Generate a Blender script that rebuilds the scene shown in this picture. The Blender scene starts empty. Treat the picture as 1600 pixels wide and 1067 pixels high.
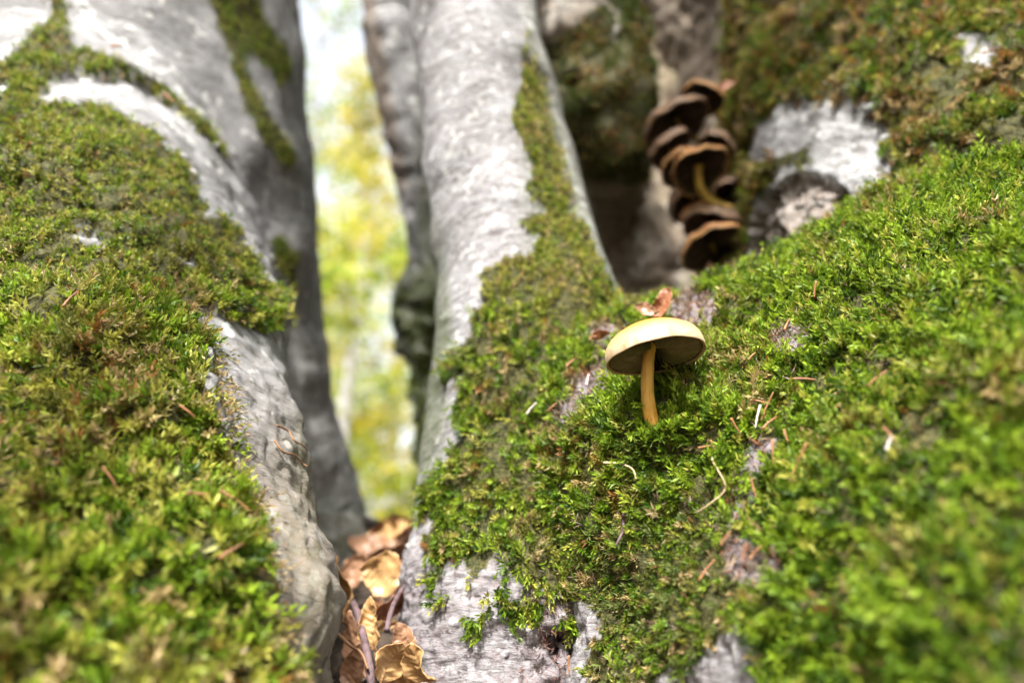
import bpy, math, random
import numpy as np
from mathutils import Vector, Matrix

scene = bpy.context.scene
COL = scene.collection
rng = np.random.default_rng(7)
random.seed(7)

# ------------------------------------------------------------------ camera, world, sun, exposure
PITCH = math.radians(20.0)
CAM = np.array([0.0, 0.0, 0.16])
LENS, SENSOR = 24.0, 36.0
K = SENSOR / LENS
cam = bpy.data.cameras.new('camera')
cam.lens = LENS
cam.sensor_width = SENSOR
cam.clip_start = 0.01
cam.clip_end = 2000
cam.dof.use_dof = True
cam.dof.focus_distance = 0.272
cam.dof.aperture_fstop = 4.2
cam_ob = bpy.data.objects.new('camera', cam)
COL.objects.link(cam_ob)
cam_ob.location = CAM
cam_ob.rotation_euler = (math.radians(90) + PITCH, 0, 0)
scene.camera = cam_ob

SUN_EL, SUN_AZ = math.radians(51), math.radians(193)      # azimuth from +Y clockwise: behind and left of the camera
to_sun = np.array([math.sin(SUN_AZ) * math.cos(SUN_EL), math.cos(SUN_AZ) * math.cos(SUN_EL), math.sin(SUN_EL)])
world = bpy.data.worlds.new('World')
scene.world = world
world.use_nodes = True
wn = world.node_tree.nodes
bg = wn['Background']
sky = wn.new('ShaderNodeTexSky')
sky.sky_type = 'NISHITA'
sky.sun_disc = False
sky.sun_elevation = SUN_EL
sky.sun_rotation = SUN_AZ
sky.air_density = 0.7
sky.dust_density = 7.0
sky.ozone_density = 1.0
bg.inputs['Strength'].default_value = 0.15
hazy = wn.new('ShaderNodeHueSaturation')           # thin bright autumn haze over the whole sky
hazy.inputs['Saturation'].default_value = 0.32
hazy.inputs['Value'].default_value = 1.5
world.node_tree.links.new(sky.outputs[0], hazy.inputs['Color'])
world.node_tree.links.new(hazy.outputs[0], bg.inputs['Color'])
sun = bpy.data.lights.new('sun', 'SUN')
sun.energy = 2.75
sun.angle = math.radians(0.6)
sun.color = (1.0, 0.965, 0.91)
sun_ob = bpy.data.objects.new('sun', sun)
COL.objects.link(sun_ob)
sun_ob.rotation_euler = Vector(to_sun).to_track_quat('Z', 'Y').to_euler()
vs = scene.view_settings
vs.view_transform = 'Standard'
vs.look = 'None'
vs.gamma = 1.0
vs.exposure = 1.77
scene.cycles.use_denoising = True
scene.cycles.max_bounces = 6
scene.cycles.transparent_max_bounces = 4
scene.cycles.sample_clamp_indirect = 6.0

# ------------------------------------------------------------------ projection helpers (photo pixel + distance -> point in the place)
CT, ST = math.cos(PITCH), math.sin(PITCH)
RIGHT = np.array([1.0, 0, 0]); FWD = np.array([0, CT, ST]); UPV = np.array([0, -ST, CT])

def at(px, py, d):
    px, py, d = np.asarray(px, float), np.asarray(py, float), np.asarray(d, float)
    r = (px - 800) / 1600 * K * d
    u = (533.5 - py) / 1600 * K * d
    return CAM + r[..., None] * RIGHT + u[..., None] * UPV + d[..., None] * FWD

def proj(P):
    q = P - CAM
    d = q @ FWD
    ds = np.where(np.abs(d) < 1e-4, 1e-4, d)
    return (q @ RIGHT) / ds / K * 1600 + 800, 533.5 - (q @ UPV) / ds / K * 1600, d

def size(px, d):
    return px / 1600 * K * d

# ------------------------------------------------------------------ noise
_perm = np.random.default_rng(3).permutation(256)
_perm = np.concatenate([_perm, _perm, _perm])
_g = np.random.default_rng(5).normal(size=(256, 3)); _g /= np.linalg.norm(_g, axis=1)[:, None]

def perlin(P):
    P = np.asarray(P, float)
    i = np.floor(P).astype(int); f = P - i
    i &= 255
    w = f * f * f * (f * (f * 6 - 15) + 10)
    out = 0
    for a in (0, 1):
        wa = w[:, 0] if a else 1 - w[:, 0]
        for b in (0, 1):
            wb = w[:, 1] if b else 1 - w[:, 1]
            for c in (0, 1):
                wc = w[:, 2] if c else 1 - w[:, 2]
                h = _perm[_perm[_perm[(i[:, 0] + a) & 255] + ((i[:, 1] + b) & 255)] + ((i[:, 2] + c) & 255)]
                out = out + wa * wb * wc * ((_g[h] * (f - np.array([a, b, c]))).sum(1))
    return out * 1.6

def fbm(P, scale, octaves=3, seed=0.0):
    P = np.asarray(P) * scale + seed * 17.31
    v, a = 0, 1.0
    for k in range(octaves):
        v = v + a * perlin(P + k * 31.7); P = P * 2.03; a *= 0.5
    return v

def inpoly(x, y, poly):
    poly = np.asarray(poly, float)
    r = np.zeros(x.shape, bool)
    j = len(poly) - 1
    for i in range(len(poly)):
        xi, yi = poly[i]; xj, yj = poly[j]
        c = ((yi > y) != (yj > y)) & (x < (xj - xi) * (y - yi) / ((yj - yi) + 1e-12) + xi)
        r ^= c
        j = i
    return r

def smooth01(x, a, b):
    t = np.clip((x - a) / (b - a), 0, 1)
    return t * t * (3 - 2 * t)

def catmull(C, n, closed=False):
    C = np.asarray(C, float)
    m = len(C)
    E = np.concatenate([2 * C[:1] - C[1:2], C, 2 * C[-1:] - C[-2:-1]])
    t = np.linspace(0, m - 1, n)
    i = np.minimum(t.astype(int), m - 2); f = t - i
    sh = (n,) + (1,) * (C.ndim - 1)
    f = f.reshape(sh)
    p0, p1, p2, p3 = E[i], E[i + 1], E[i + 2], E[i + 3]
    return 0.5 * (2 * p1 + (p2 - p0) * f + (2 * p0 - 5 * p1 + 4 * p2 - p3) * f ** 2 + (3 * p1 - p0 - 3 * p2 + p3) * f ** 3)

# ------------------------------------------------------------------ mesh helpers
def mesh_np(name, V, F, mats=(), smooth=True, attrs=None, cols=None):
    """F: (n,3) or (n,4) int array"""
    V = np.ascontiguousarray(V, np.float32); F = np.ascontiguousarray(F, np.int32)
    me = bpy.data.meshes.new(name)
    k = F.shape[1]
    me.vertices.add(len(V)); me.vertices.foreach_set('co', V.ravel())
    me.loops.add(F.size); me.loops.foreach_set('vertex_index', F.ravel())
    me.polygons.add(len(F)); me.polygons.foreach_set('loop_start', np.arange(0, F.size, k, dtype=np.int32))
    me.polygons.foreach_set('use_smooth', np.full(len(F), smooth, bool))
    me.update(calc_edges=True)
    for an, av in (attrs or {}).items():
        a = me.attributes.new(an, 'FLOAT', 'POINT'); a.data.foreach_set('value', np.ascontiguousarray(av, np.float32))
    for an, av in (cols or {}).items():
        a = me.attributes.new(an, 'FLOAT_COLOR', 'POINT')
        c = np.ones((len(V), 4), np.float32); c[:, :3] = av
        a.data.foreach_set('color', c.ravel())
    for m in mats: me.materials.append(m)
    return me

def link(name, me, parent=None, loc=None):
    o = bpy.data.objects.new(name, me)
    COL.objects.link(o)
    if parent is not None: o.parent = parent
    if loc is not None: o.location = loc
    return o

def tag(o, label=None, cat=None, group=None, kind=None):
    if label: o['label'] = label
    if cat: o['category'] = cat
    if group: o['group'] = group
    if kind: o['kind'] = kind
    return o

def empty(name, loc):
    o = bpy.data.objects.new(name, None); COL.objects.link(o); o.location = loc
    o.empty_display_size = 0.02
    return o

class Surf:
    """a grid of points with normals; wraps in the second direction if closed"""
    def __init__(s, G, closed):
        s.G = G; s.closed = closed
        s.normals()
    def normals(s):
        G = s.G
        du = np.gradient(G, axis=0)
        if s.closed:
            dv = (np.roll(G, -1, 1) - np.roll(G, 1, 1)) / 2
        else:
            dv = np.gradient(G, axis=1)
        n = np.cross(dv, du)
        n /= np.linalg.norm(n, axis=2)[..., None] + 1e-12
        if not hasattr(s, 'flip'):
            # closed tubes: outward from the ring centre; sheets: towards the camera
            if s.closed:
                c = G.mean(1, keepdims=True); sg = ((G - c) * n).sum()
            else:
                sg = ((CAM - G) * n).sum()
            s.flip = 1 if sg > 0 else -1
        s.N = n * s.flip
        # metric coordinates
        a = np.linalg.norm(np.diff(G, axis=0), axis=2).mean(1)
        b = np.linalg.norm(np.diff(G, axis=1), axis=2).mean(0)
        s.v = np.concatenate([[0], np.cumsum(a)]); s.u = np.concatenate([[0], np.cumsum(b)])
    def displace(s, amt):
        s.G = s.G + s.N * amt.reshape(s.G.shape[:2])[..., None]
        s.normals()
    def flat(s):
        return s.G.reshape(-1, 3), s.N.reshape(-1, 3)
    def vv(s):
        return np.repeat(s.v, s.G.shape[1]), np.tile(s.u, s.G.shape[0])
    def faces(s):
        a, b = s.G.shape[:2]
        idx = np.arange(a * b).reshape(a, b)
        if s.closed: idx = np.concatenate([idx, idx[:, :1]], 1)
        q = np.stack([idx[:-1, :-1], idx[:-1, 1:], idx[1:, 1:], idx[1:, :-1]], -1).reshape(-1, 4)
        P = s.G.reshape(-1, 3)[q[len(q) // 2]]
        n = np.cross(P[1] - P[0], P[2] - P[0])
        if (n * s.N.reshape(-1, 3)[q[len(q) // 2][0]]).sum() < 0: q = q[:, ::-1]
        return q
    def pick(s, px, py, maxd=None):
        P, N = s.flat()
        x, y, d = proj(P)
        facing = ((CAM - P) * N).sum(1) > 0
        e = (x - px) ** 2 + (y - py) ** 2 + np.where(facing, 0, 1e8)
        near = np.where(e < e.min() + 60)[0]
        k = near[np.argmin(d[near])]
        return P[k], N[k]

def tube(st, n_len, n_ring, seed=0, lobes=0.04):
    """stations: px, py, distance, radius in px, depth aspect"""
    st = np.asarray(st, float)
    pos = at(st[:, 0], st[:, 1], st[:, 2]); rad = size(st[:, 3], st[:, 2])
    ctl = catmull(np.column_stack([pos, rad, st[:, 4]]), n_len)
    c, r, asp = ctl[:, :3], ctl[:, 3], ctl[:, 4]
    t = np.gradient(c, axis=0); t /= np.linalg.norm(t, axis=1)[:, None]
    u = RIGHT - t * (t @ RIGHT)[:, None]; u /= np.linalg.norm(u, axis=1)[:, None]
    v = np.cross(t, u)
    th = np.linspace(0, 2 * math.pi, n_ring, endpoint=False)
    G = c[:, None] + (np.cos(th)[None, :, None] * u[:, None] + np.sin(th)[None, :, None] * v[:, None] * asp[:, None, None]) * r[:, None, None]
    s = Surf(G, True)
    if lobes:
        P, _ = s.flat()
        s.displace(np.repeat(r, n_ring) * lobes * fbm(P / np.repeat(r, n_ring)[:, None] * 0.9, 1.0, 2, seed))
    return s

def sheet(rows, n_row, n_col):
    C = np.asarray(rows, float)
    C = at(C[..., 0], C[..., 1], C[..., 2])
    a = catmull(C, n_row)
    b = catmull(a.transpose(1, 0, 2), n_col).transpose(1, 0, 2)
    return Surf(b, False)

# ------------------------------------------------------------------ materials
class NT:
    def __init__(s, name):
        s.m = bpy.data.materials.new(name); s.m.use_nodes = True
        s.t = s.m.node_tree; s.t.nodes.clear()
        s.out = s.t.nodes.new('ShaderNodeOutputMaterial')
    def n(s, kind, **kw):
        x = s.t.nodes.new('ShaderNode' + kind)
        for k, v in kw.items():
            if k.startswith('i_'):
                key = k[2:]
                x.inputs[int(key) if key.isdigit() else key.replace('_', ' ')].default_value = v
            else: setattr(x, k, v)
        return x
    def l(s, a, b): s.t.links.new(a, b)
    def attr(s, name, out='Fac'): return s.n('Attribute', attribute_name=name).outputs[out]
    def noise(s, vec, scale, detail=4, rough=0.55, out='Fac', distortion=0.0):
        x = s.n('TexNoise', i_Scale=scale, i_Detail=detail, i_Roughness=rough, i_Distortion=distortion)
        if vec is not None: s.l(vec, x.inputs['Vector'])
        return x.outputs[out]
    def ramp(s, fac, stops, interp='LINEAR'):
        x = s.n('ValToRGB'); x.color_ramp.interpolation = interp
        e = x.color_ramp.elements
        while len(e) < len(stops): e.new(0.5)
        for k, (p, c) in enumerate(stops):
            e[k].position = p; e[k].color = (c[0], c[1], c[2], 1) if not isinstance(c, (int, float)) else (c, c, c, 1)
        s.l(fac, x.inputs[0]); return x.outputs[0]
    def mix(s, fac, a, b, blend='MIX'):
        x = s.n('Mix', data_type='RGBA', blend_type=blend)
        for sock, val in ((x.inputs['Factor'], fac), (x.inputs['A'], a), (x.inputs['B'], b)):
            sock = [q for q in x.inputs if q.name == sock.name and q.enabled][0]
            if isinstance(val, (int, float)): sock.default_value = val
            elif isinstance(val, tuple): sock.default_value = (*val, 1)
            else: s.l(val, sock)
        return [q for q in x.outputs if q.enabled][0]
    def math(s, op, a, b=None, clamp=False):
        x = s.n('Math', operation=op, use_clamp=clamp)
        for k, v in enumerate((a, b)):
            if v is None: continue
            if isinstance(v, (int, float)): x.inputs[k].default_value = v
            else: s.l(v, x.inputs[k])
        return x.outputs[0]
    def bump(s, h, strength, dist, prev=None):
        x = s.n('Bump', i_Strength=strength, i_Distance=dist)
        s.l(h, x.inputs['Height'])
        if prev is not None: s.l(prev, x.inputs['Normal'])
        return x.outputs[0]
    def surf(s, sh): s.l(sh, s.out.inputs['Surface']); return s.m

def bark_material(name, pale=(0.50, 0.50, 0.49), mid=(0.33, 0.325, 0.31), dark=(0.10, 0.095, 0.085), algae=(0.07, 0.085, 0.03),
                  grain=1.0, pale_at=0.47, brown=(0.17, 0.125, 0.09), bump=1.0, crackle=0.0):
    b = NT(name)
    tc = b.n('TexCoord').outputs['Object']
    rv = b.n('CombineXYZ')
    b.l(b.attr('along'), rv.inputs['Y']); b.l(b.attr('around'), rv.inputs['X'])
    ring = b.n('Mapping', i_Scale=(0.35, 1.0, 1.0)); b.l(rv.outputs[0], ring.inputs['Vector'])
    n1 = b.noise(tc, 38 * grain, 6, 0.62, distortion=0.4)
    n2 = b.noise(tc, 420 * grain, 4, 0.65)
    n3 = b.noise(ring.outputs[0], 330 * grain, 4, 0.6, distortion=0.8)
    n4 = b.noise(ring.outputs[0], 60 * grain, 5, 0.6, distortion=0.5)
    base = b.ramp(n1, [(pale_at - 0.13, mid), (pale_at + 0.10, pale)])
    base = b.mix(b.ramp(n4, [(0.36, 0.75), (0.52, 0.0)]), base, mid)
    wm = b.n('Mapping', i_Scale=(0.20, 1.0, 1.0)); b.l(rv.outputs[0], wm.inputs['Vector'])
    wr = b.noise(wm.outputs[0], 240 * grain, 5, 0.65, distortion=0.6)
    base = b.mix(b.ramp(wr, [(0.36, 0.5), (0.46, 0.0)]), base, tuple(x * 0.6 for x in mid))
    dots = b.n('TexVoronoi', i_Scale=170 * grain); b.l(tc, dots.inputs['Vector'])
    base = b.mix(b.math('MULTIPLY', b.ramp(dots.outputs['Distance'], [(0.10, 1.0), (0.22, 0.0)]), b.ramp(b.noise(tc, 50 * grain, 3, 0.6), [(0.45, 0.0), (0.58, 0.8)])), base, dark)
    speck = b.ramp(n3, [(0.34, 1.0), (0.46, 0.0)])
    base = b.mix(b.math('MULTIPLY', speck, 0.8), base, dark)
    streak = b.ramp(b.noise(ring.outputs[0], 95 * grain, 5, 0.7, distortion=1.2), [(0.36, 1.0), (0.43, 0.0)])
    base = b.mix(b.math('MULTIPLY', streak, 0.6), base, dark)
    fl = b.ramp(n2, [(0.36, 1.0), (0.47, 0.0)])
    base = b.mix(b.math('MULTIPLY', fl, 0.55), base, (0.16, 0.145, 0.13))
    lichen = b.ramp(b.noise(tc, 150 * grain, 3, 0.5), [(0.60, 0.0), (0.66, 1.0)])
    base = b.mix(b.math('MULTIPLY', lichen, 0.45), base, (0.62, 0.63, 0.60))
    if crackle:
        vo = b.n('TexVoronoi', feature='DISTANCE_TO_EDGE', i_Scale=210 * grain)
        wv = b.n('Mapping', i_Scale=(0.55, 1.0, 1.0)); b.l(rv.outputs[0], wv.inputs['Vector'])
        ad = b.n('VectorMath', operation='ADD'); b.l(wv.outputs[0], ad.inputs[0])
        nz = b.n('VectorMath', operation='SCALE'); nz.inputs['Scale'].default_value = 0.006
        b.l(b.noise(tc, 160, 3, 0.6, 'Color'), nz.inputs[0]); b.l(nz.outputs[0], ad.inputs[1]); b.l(ad.outputs[0], vo.inputs['Vector'])
        crk = b.ramp(vo.outputs['Distance'], [(0.0, 1.0), (0.14, 0.0)])
        crk = b.math('MULTIPLY', crk, b.ramp(b.noise(tc, 60, 3, 0.6), [(0.38, 0.15), (0.6, 1.0)]))
        base = b.mix(b.math('MULTIPLY', crk, crackle), base, dark)
    # green algae film and brown decorticated wood follow where they grow on the trunk
    alg = b.math('MULTIPLY', b.attr('algae'), b.ramp(b.noise(tc, 90, 5, 0.65), [(0.3, 0.35), (0.6, 1.0)]))
    base = b.mix(alg, base, algae)
    br = b.math('MULTIPLY', b.attr('brown'), b.ramp(b.noise(tc, 160, 5, 0.65), [(0.35, 1.0), (0.66, 0.45)]))
    base = b.mix(br, base, brown)
    humus = b.ramp(b.noise(tc, 520, 6, 0.75), [(0.38, (0.010, 0.012, 0.003)), (0.52, (0.045, 0.045, 0.012)), (0.64, (0.12, 0.10, 0.035))])
    base = b.mix(b.attr('moss'), base, humus)
    p = b.n('BsdfPrincipled', i_Roughness=0.82)
    p.inputs['Specular IOR Level'].default_value = 0.25
    b.l(base, p.inputs['Base Color'])
    nb = b.bump(n4, 0.4 * bump, 0.003)
    nb = b.bump(wr, 0.7 * bump, 0.0016, nb)
    nb = b.bump(n3, 0.75 * bump, 0.0012, nb)
    nb = b.bump(n2, 0.6 * bump, 0.0009, nb)
    if crackle: nb = b.bump(crk, -0.8, 0.0012, nb)
    b.l(nb, p.inputs['Normal'])
    return b.surf(p.outputs[0])

def leafy(name, attr_name='Col', trans=0.35, rough=0.42, spec=0.4, noise_scale=None, noise_amt=0.3):
    b = NT(name)
    c = b.attr(attr_name, 'Color')
    if noise_scale:
        n = b.noise(b.n('TexCoord').outputs['Object'], noise_scale, 4, 0.6)
        c = b.mix(b.math('MULTIPLY', b.ramp(n, [(0.35, 1.0), (0.6, 0.0)]), noise_amt), c, (0.05, 0.03, 0.012))
    p = b.n('BsdfPrincipled', i_Roughness=rough); p.inputs['Specular IOR Level'].default_value = spec
    t = b.n('BsdfTranslucent')
    b.l(c, p.inputs['Base Color']); b.l(c, t.inputs['Color'])
    mx = b.n('MixShader', i_0=trans)
    b.l(p.outputs[0], mx.inputs[1]); b.l(t.outputs[0], mx.inputs[2])
    return b.surf(mx.outputs[0])

def simple(name, c1, c2, scale, rough=0.8, bump=0.3, bdist=0.001, detail=5, spec=0.3):
    b = NT(name)
    tc = b.n('TexCoord').outputs['Object']
    n = b.noise(tc, scale, detail, 0.6)
    p = b.n('BsdfPrincipled', i_Roughness=rough); p.inputs['Specular IOR Level'].default_value = spec
    b.l(b.ramp(n, [(0.33, c1), (0.66, c2)]), p.inputs['Base Color'])
    b.l(b.bump(n, bump, bdist), p.inputs['Normal'])
    return b.surf(p.outputs[0])

M_bark = bark_material('beech_bark', pale=(0.255, 0.255, 0.26), mid=(0.16, 0.159, 0.16), dark=(0.07, 0.066, 0.06), grain=0.62)
M_bark_root = bark_material('root_bark', pale=(0.275, 0.275, 0.285), mid=(0.185, 0.178, 0.185), crackle=0.6, brown=(0.17, 0.135, 0.14), dark=(0.07, 0.055, 0.05), grain=1.0, bump=1.15, pale_at=0.45)
M_bark_dark = bark_material('weathered_bark', pale=(0.44, 0.40, 0.35), mid=(0.26, 0.215, 0.165), dark=(0.03, 0.025, 0.018), bump=1.8, grain=0.38, brown=(0.17, 0.125, 0.085), algae=(0.10, 0.105, 0.04))
M_moss = leafy('moss_leaf', trans=0.40, rough=0.48, spec=0.3)
M_debris = leafy('plant_shred', trans=0.12, rough=0.7, spec=0.2)
M_soil = simple('crevice_soil', (0.018, 0.013, 0.010), (0.07, 0.05, 0.035), 120, 0.9, 0.8, 0.004)
M_floor = simple('forest_floor', (0.045, 0.03, 0.016), (0.16, 0.10, 0.05), 14, 0.9, 0.8, 0.02)

# ------------------------------------------------------------------ moss outlines on the trunks (traced, then followed by real moss)
A_MOSS = [
    [(-500, 60), (0, 100), (47, 58), (77, 33), (85, -10), (90, -200), (104, -200), (102, 28), (112, 75), (155, 84), (220, 112), (290, 164), (337, 210),
     (363, 255), (342, 240), (281, 180), (197, 120), (155, 127), (117, 108), (84, 126), (66, 155), (117, 159), (173, 169), (206, 183), (248, 211),
     (281, 248), (311, 286), (304, 309), (328, 337), (356, 337), (393, 389), (412, 431), (447, 484), (440, 512), (400, 516), (350, 482), (302, 488), (318, 520),
     (322, 560), (327, 612), (340, 670), (362, 740), (388, 800), (402, 890), (410, 988), (430, 1067), (450, 1300), (-500, 1300)],
    [(337, -200), (330, 10), (356, 70), (361, 108), (384, 173), (422, 234), (454, 267), (464, 248), (436, 206), (412, 155), (388, 118), (384, 70), (403, 94), (436, 131), (454, 117),
     (450, 80), (417, 33), (403, -10), (390, -200)],
    [(426, 384), (445, 365), (464, 398), (459, 468), (436, 464)],
]
A_BARE = [[(-500, 118), (0, 128), (16, 134), (0, 148), (-500, 150)], [(118, 372), (145, 366), (172, 382), (168, 392), (130, 384)],
          [(268, 402), (290, 408), (300, 424), (280, 418)]]
B_MOSS = [
    [(822, 40), (812, 127), (801, 195), (825, 234), (840, 258), (820, 297), (854, 331), (806, 346), (840, 370), (830, 395), (801, 399), (752, 429), (752, 468),
     (737, 500), (739, 520), (708, 553), (690, 600), (724, 590), (708, 633), (721, 675), (700, 723), (664, 744), (657, 797), (673, 819), (662, 861), (684, 904),
     (714, 868), (744, 910), (774, 860), (815, 910), (860, 935), (897, 955), (1100, 900), (1100, 430), (975, 480), (930, 390), (905, 320), (880, 230), (850, 120), (835, 60)],
]
F_MOSS = [[(640, 380), (1900, 150), (1900, 1400), (1194, 1400), (1194, 1067), (1186, 1000), (1149, 965), (1115, 985), (1081, 1037), (1032, 1052), (1000, 1100), (940, 1100),
           (912, 1040), (942, 970), (927, 940), (860, 930), (640, 930)]]
F_BARE = [[(858, 672), (880, 632), (905, 598), (945, 560), (968, 566), (950, 600), (930, 625), (890, 650)],
          [(1178, 706), (1190, 690), (1202, 700), (1200, 730), (1182, 762), (1160, 792), (1140, 800), (1150, 770), (1170, 735)],
          [(1140, 850), (1165, 840), (1205, 872), (1228, 880), (1200, 898), (1170, 905), (1150, 890)],
          [(1205, 545), (1225, 515), (1260, 520), (1255, 550), (1230, 562)], [(1040, 480), (1080, 460), (1120, 470), (1100, 500), (1060, 505)],
          [(920, 520), (960, 510), (985, 520), (950, 540)]]
F_BARE = [[(sum(a for a, b in q) / len(q) + (a - sum(a for a, b in q) / len(q)) * 1.35, sum(b for a, b in q) / len(q) + (b - sum(b for a, b in q) / len(q)) * 1.35) for a, b in q] for q in F_BARE]
E_BARE = [[(1178, 211), (1202, 169), (1239, 155), (1290, 160), (1352, 145), (1361, 169), (1314, 192), (1277, 206), (1244, 230), (1192, 248), (1176, 240)],
          [(1253, 244), (1286, 211), (1352, 188), (1378, 216), (1362, 245), (1394, 272), (1370, 300), (1328, 342), (1310, 390), (1250, 470), (1165, 480), (1172, 413), (1178, 328), (1206, 281), (1244, 253)],
          [(1492, 262), (1530, 262), (1575, 285), (1580, 300), (1520, 285)], [(1494, 60), (1530, 50), (1548, 80), (1540, 100), (1510, 92)]]
E_BARE = [[(sum(a for a, b in q) / len(q) + (a - sum(a for a, b in q) / len(q)) * k + 4, sum(b for a, b in q) / len(q) + (b - sum(b for a, b in q) / len(q)) * k) for a, b in q] for q, k in zip(E_BARE, (1.12, 1.09, 1.6, 1.4))]
E_INNER = [(1172, 480), (1176, 340), (1205, 292), (1250, 268), (1300, 276), (1322, 300), (1334, 330), (1322, 352), (1300, 390), (1250, 440), (1215, 480)]

def mask(P, polys, holes=(), wob=9, fine=5, seed=0):
    x, y, d = proj(P)
    sc = 0.3 / np.clip(d, 0.15, 1)
    dx = (fbm(P, 55, 2, seed + 1) * wob + fbm(P, 260, 2, seed + 2) * fine) * sc
    dy = (fbm(P, 55, 2, seed + 3) * wob + fbm(P, 260, 2, seed + 4) * fine) * sc
    m = np.zeros(len(P), bool)
    for q in polys: m |= inpoly(x + dx, y + dy, q)
    for q in holes: m &= ~inpoly(x + dx, y + dy, q)
    return m.astype(float)

def surface_object(name, s, mat, parent, moss=None, algae=None, brown=None, base=None):
    P, N = s.flat()
    v, u = s.vv()
    z = np.zeros(len(P))
    off = np.array(parent.location) if parent is not None else np.zeros(3)
    me = mesh_np(name, P - off, s.faces(), [mat], True,
                 {'moss': z if moss is None else moss, 'algae': z if algae is None else algae, 'brown': z if brown is None else brown,
                  'along': v, 'around': u})
    return link(name, me, parent)

# ================================================================== SETTING
def forest_floor():
    n = 120
    g = np.linspace(-1, 1, n); g = np.sign(g) * np.abs(g) ** 3 * 400
    X, Y = np.meshgrid(g, g, indexing='ij')
    P = np.stack([X, Y + 3, np.zeros_like(X)], -1).reshape(-1, 3)
    P[:, 2] = fbm(P, 0.35, 3, 2) * 0.10 + fbm(P, 2.2, 2, 4) * 0.02 - 0.05
    near = np.exp(-((P[:, 0]) ** 2 + (P[:, 1] - 0.3) ** 2) / 0.5)
    P[:, 2] -= near * 0.06
    idx = np.arange(n * n).reshape(n, n)
    F = np.stack([idx[:-1, :-1], idx[1:, :-1], idx[1:, 1:], idx[:-1, 1:]], -1).reshape(-1, 4)
    o = link('ground', mesh_np('ground', P, F, [M_floor]))
    tag(o, kind='structure')
forest_floor()

crev = sheet([
    [(440, 1300, .28), (540, 1300, .262), (610, 1300, .262), (690, 1300, .28), (760, 1300, .32)],
    [(440, 1090, .34), (540, 1090, .308), (610, 1090, .308), (690, 1090, .33), (760, 1070, .38)],
    [(440, 970, .42), (545, 980, .375), (610, 975, .375), (680, 970, .39), (760, 960, .42)],
    [(440, 880, .54), (545, 900, .50), (610, 890, .49), (680, 880, .49), (760, 870, .50)],
    [(440, 838, .76), (545, 852, .68), (610, 842, .66), (680, 832, .64), (760, 820, .62)],
    [(440, 900, 1.1), (545, 920, 1.0), (610, 900, .95), (680, 890, .92), (760, 880, .9)],
    [(440, 1000, 1.5), (545, 1000, 1.4), (610, 1000, 1.35), (680, 1000, 1.3), (760, 1000, 1.3)]], 120, 90)
P_, _ = crev.flat()
crev.displace(fbm(P_, 40, 4, 9) * 0.005)
o = link('crevice_soil', mesh_np('crevice_soil', crev.flat()[0], crev.faces(), [M_soil]))
tag(o, kind='structure')

# ================================================================== TREES
# ---- left tree: upright stem behind, mossy buttress running towards the camera
treeA = empty('beech_tree', at(120, 1100, .7) * np.array([1, 1, 0]))
tag(treeA, 'thick pale beech at the left with a moss-covered buttress root', 'tree')
trunkA = tube([(140, -2600, 1.6, 170, 1), (125, -900, 1.0, 270, 1), (118, -300, .79, 318, 1), (122, 0, .705, 332, 1), (132, 300, .645, 338, 1), (138, 480, .625, 352, 1),
               (144, 600, .62, 372, 1), (146, 700, .62, 396, 1), (146, 780, .62, 420, 1), (142, 850, .615, 446, 1.0), (138, 960, .60, 470, 1), (135, 1250, .58, 500, 1)], 250, 210, 1, 0.05)
P_, _ = trunkA.flat(); v_, u_ = trunkA.vv()
trunkA.displace(fbm(P_, 14, 3, 3) * 0.006 + fbm(np.column_stack([u_ * 18, v_ * 90, v_ * 0]), 1.0, 3, 4) * 0.0011)
rootA = tube([(90, -150, .84, 150, 1), (95, 40, .70, 185, 1), (108, 220, .565, 226, 1), (125, 380, .465, 262, .92), (140, 510, .405, 285, .9), (146, 660, .35, 305, .9), (148, 800, .30, 334, .9),
              (150, 950, .26, 352, .9), (148, 1120, .222, 372, .9), (135, 1400, .185, 370, .9), (135, 1700, .165, 380, .9)], 300, 280, 5, 0.06)
P_, _ = rootA.flat(); v_, u_ = rootA.vv()
rootA.displace(fbm(P_, 22, 3, 6) * 0.006 + fbm(np.column_stack([u_ * 50, v_ * 120, v_ * 0]), 1.0, 4, 7) * 0.0012 + fbm(P_, 420, 3, 8) * 0.0006)
# moss cushions swell the buttress
P_, _ = rootA.flat(); mA = mask(P_, A_MOSS, A_BARE, seed=1)
v_, u_ = rootA.vv()
rootA.displace((1 - mA) * smooth01(proj(P_)[1], 480, 700) * (fbm(np.column_stack([u_ * 260, v_ * 40, v_ * 0]), 1.0, 3, 10) * 0.0007 + fbm(P_, 130, 3, 9) * 0.0007) + mA * (0.001 + 0.0085 * np.minimum(np.abs(fbm(P_, 24, 2, 11)), 0.7) ** 0.8 + 0.003 * np.abs(fbm(P_, 70, 2, 12))))
P_, _ = rootA.flat(); xA, yA, dA = proj(P_)
mA_root = mask(P_, A_MOSS, A_BARE, seed=1)
alg = smooth01(xA, 380, 500) * smooth01(yA, 470, 700) * 0.75 * np.clip(0.5 + fbm(P_, 30, 3, 5), 0, 1)
surface_object('root', rootA, M_bark, treeA, mA_root, alg, smooth01(yA, 500, 820) * 0.6)
P_, N_ = trunkA.flat(); xA, yA, dA = proj(P_)
mA_trunk = mask(P_, A_MOSS, A_BARE, seed=1)
alg = smooth01(xA, 420, 470) * 0.22 + smooth01(yA, 640, 860) * 0.3
surface_object('trunk', trunkA, M_bark, treeA, mA_trunk, alg)

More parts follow.
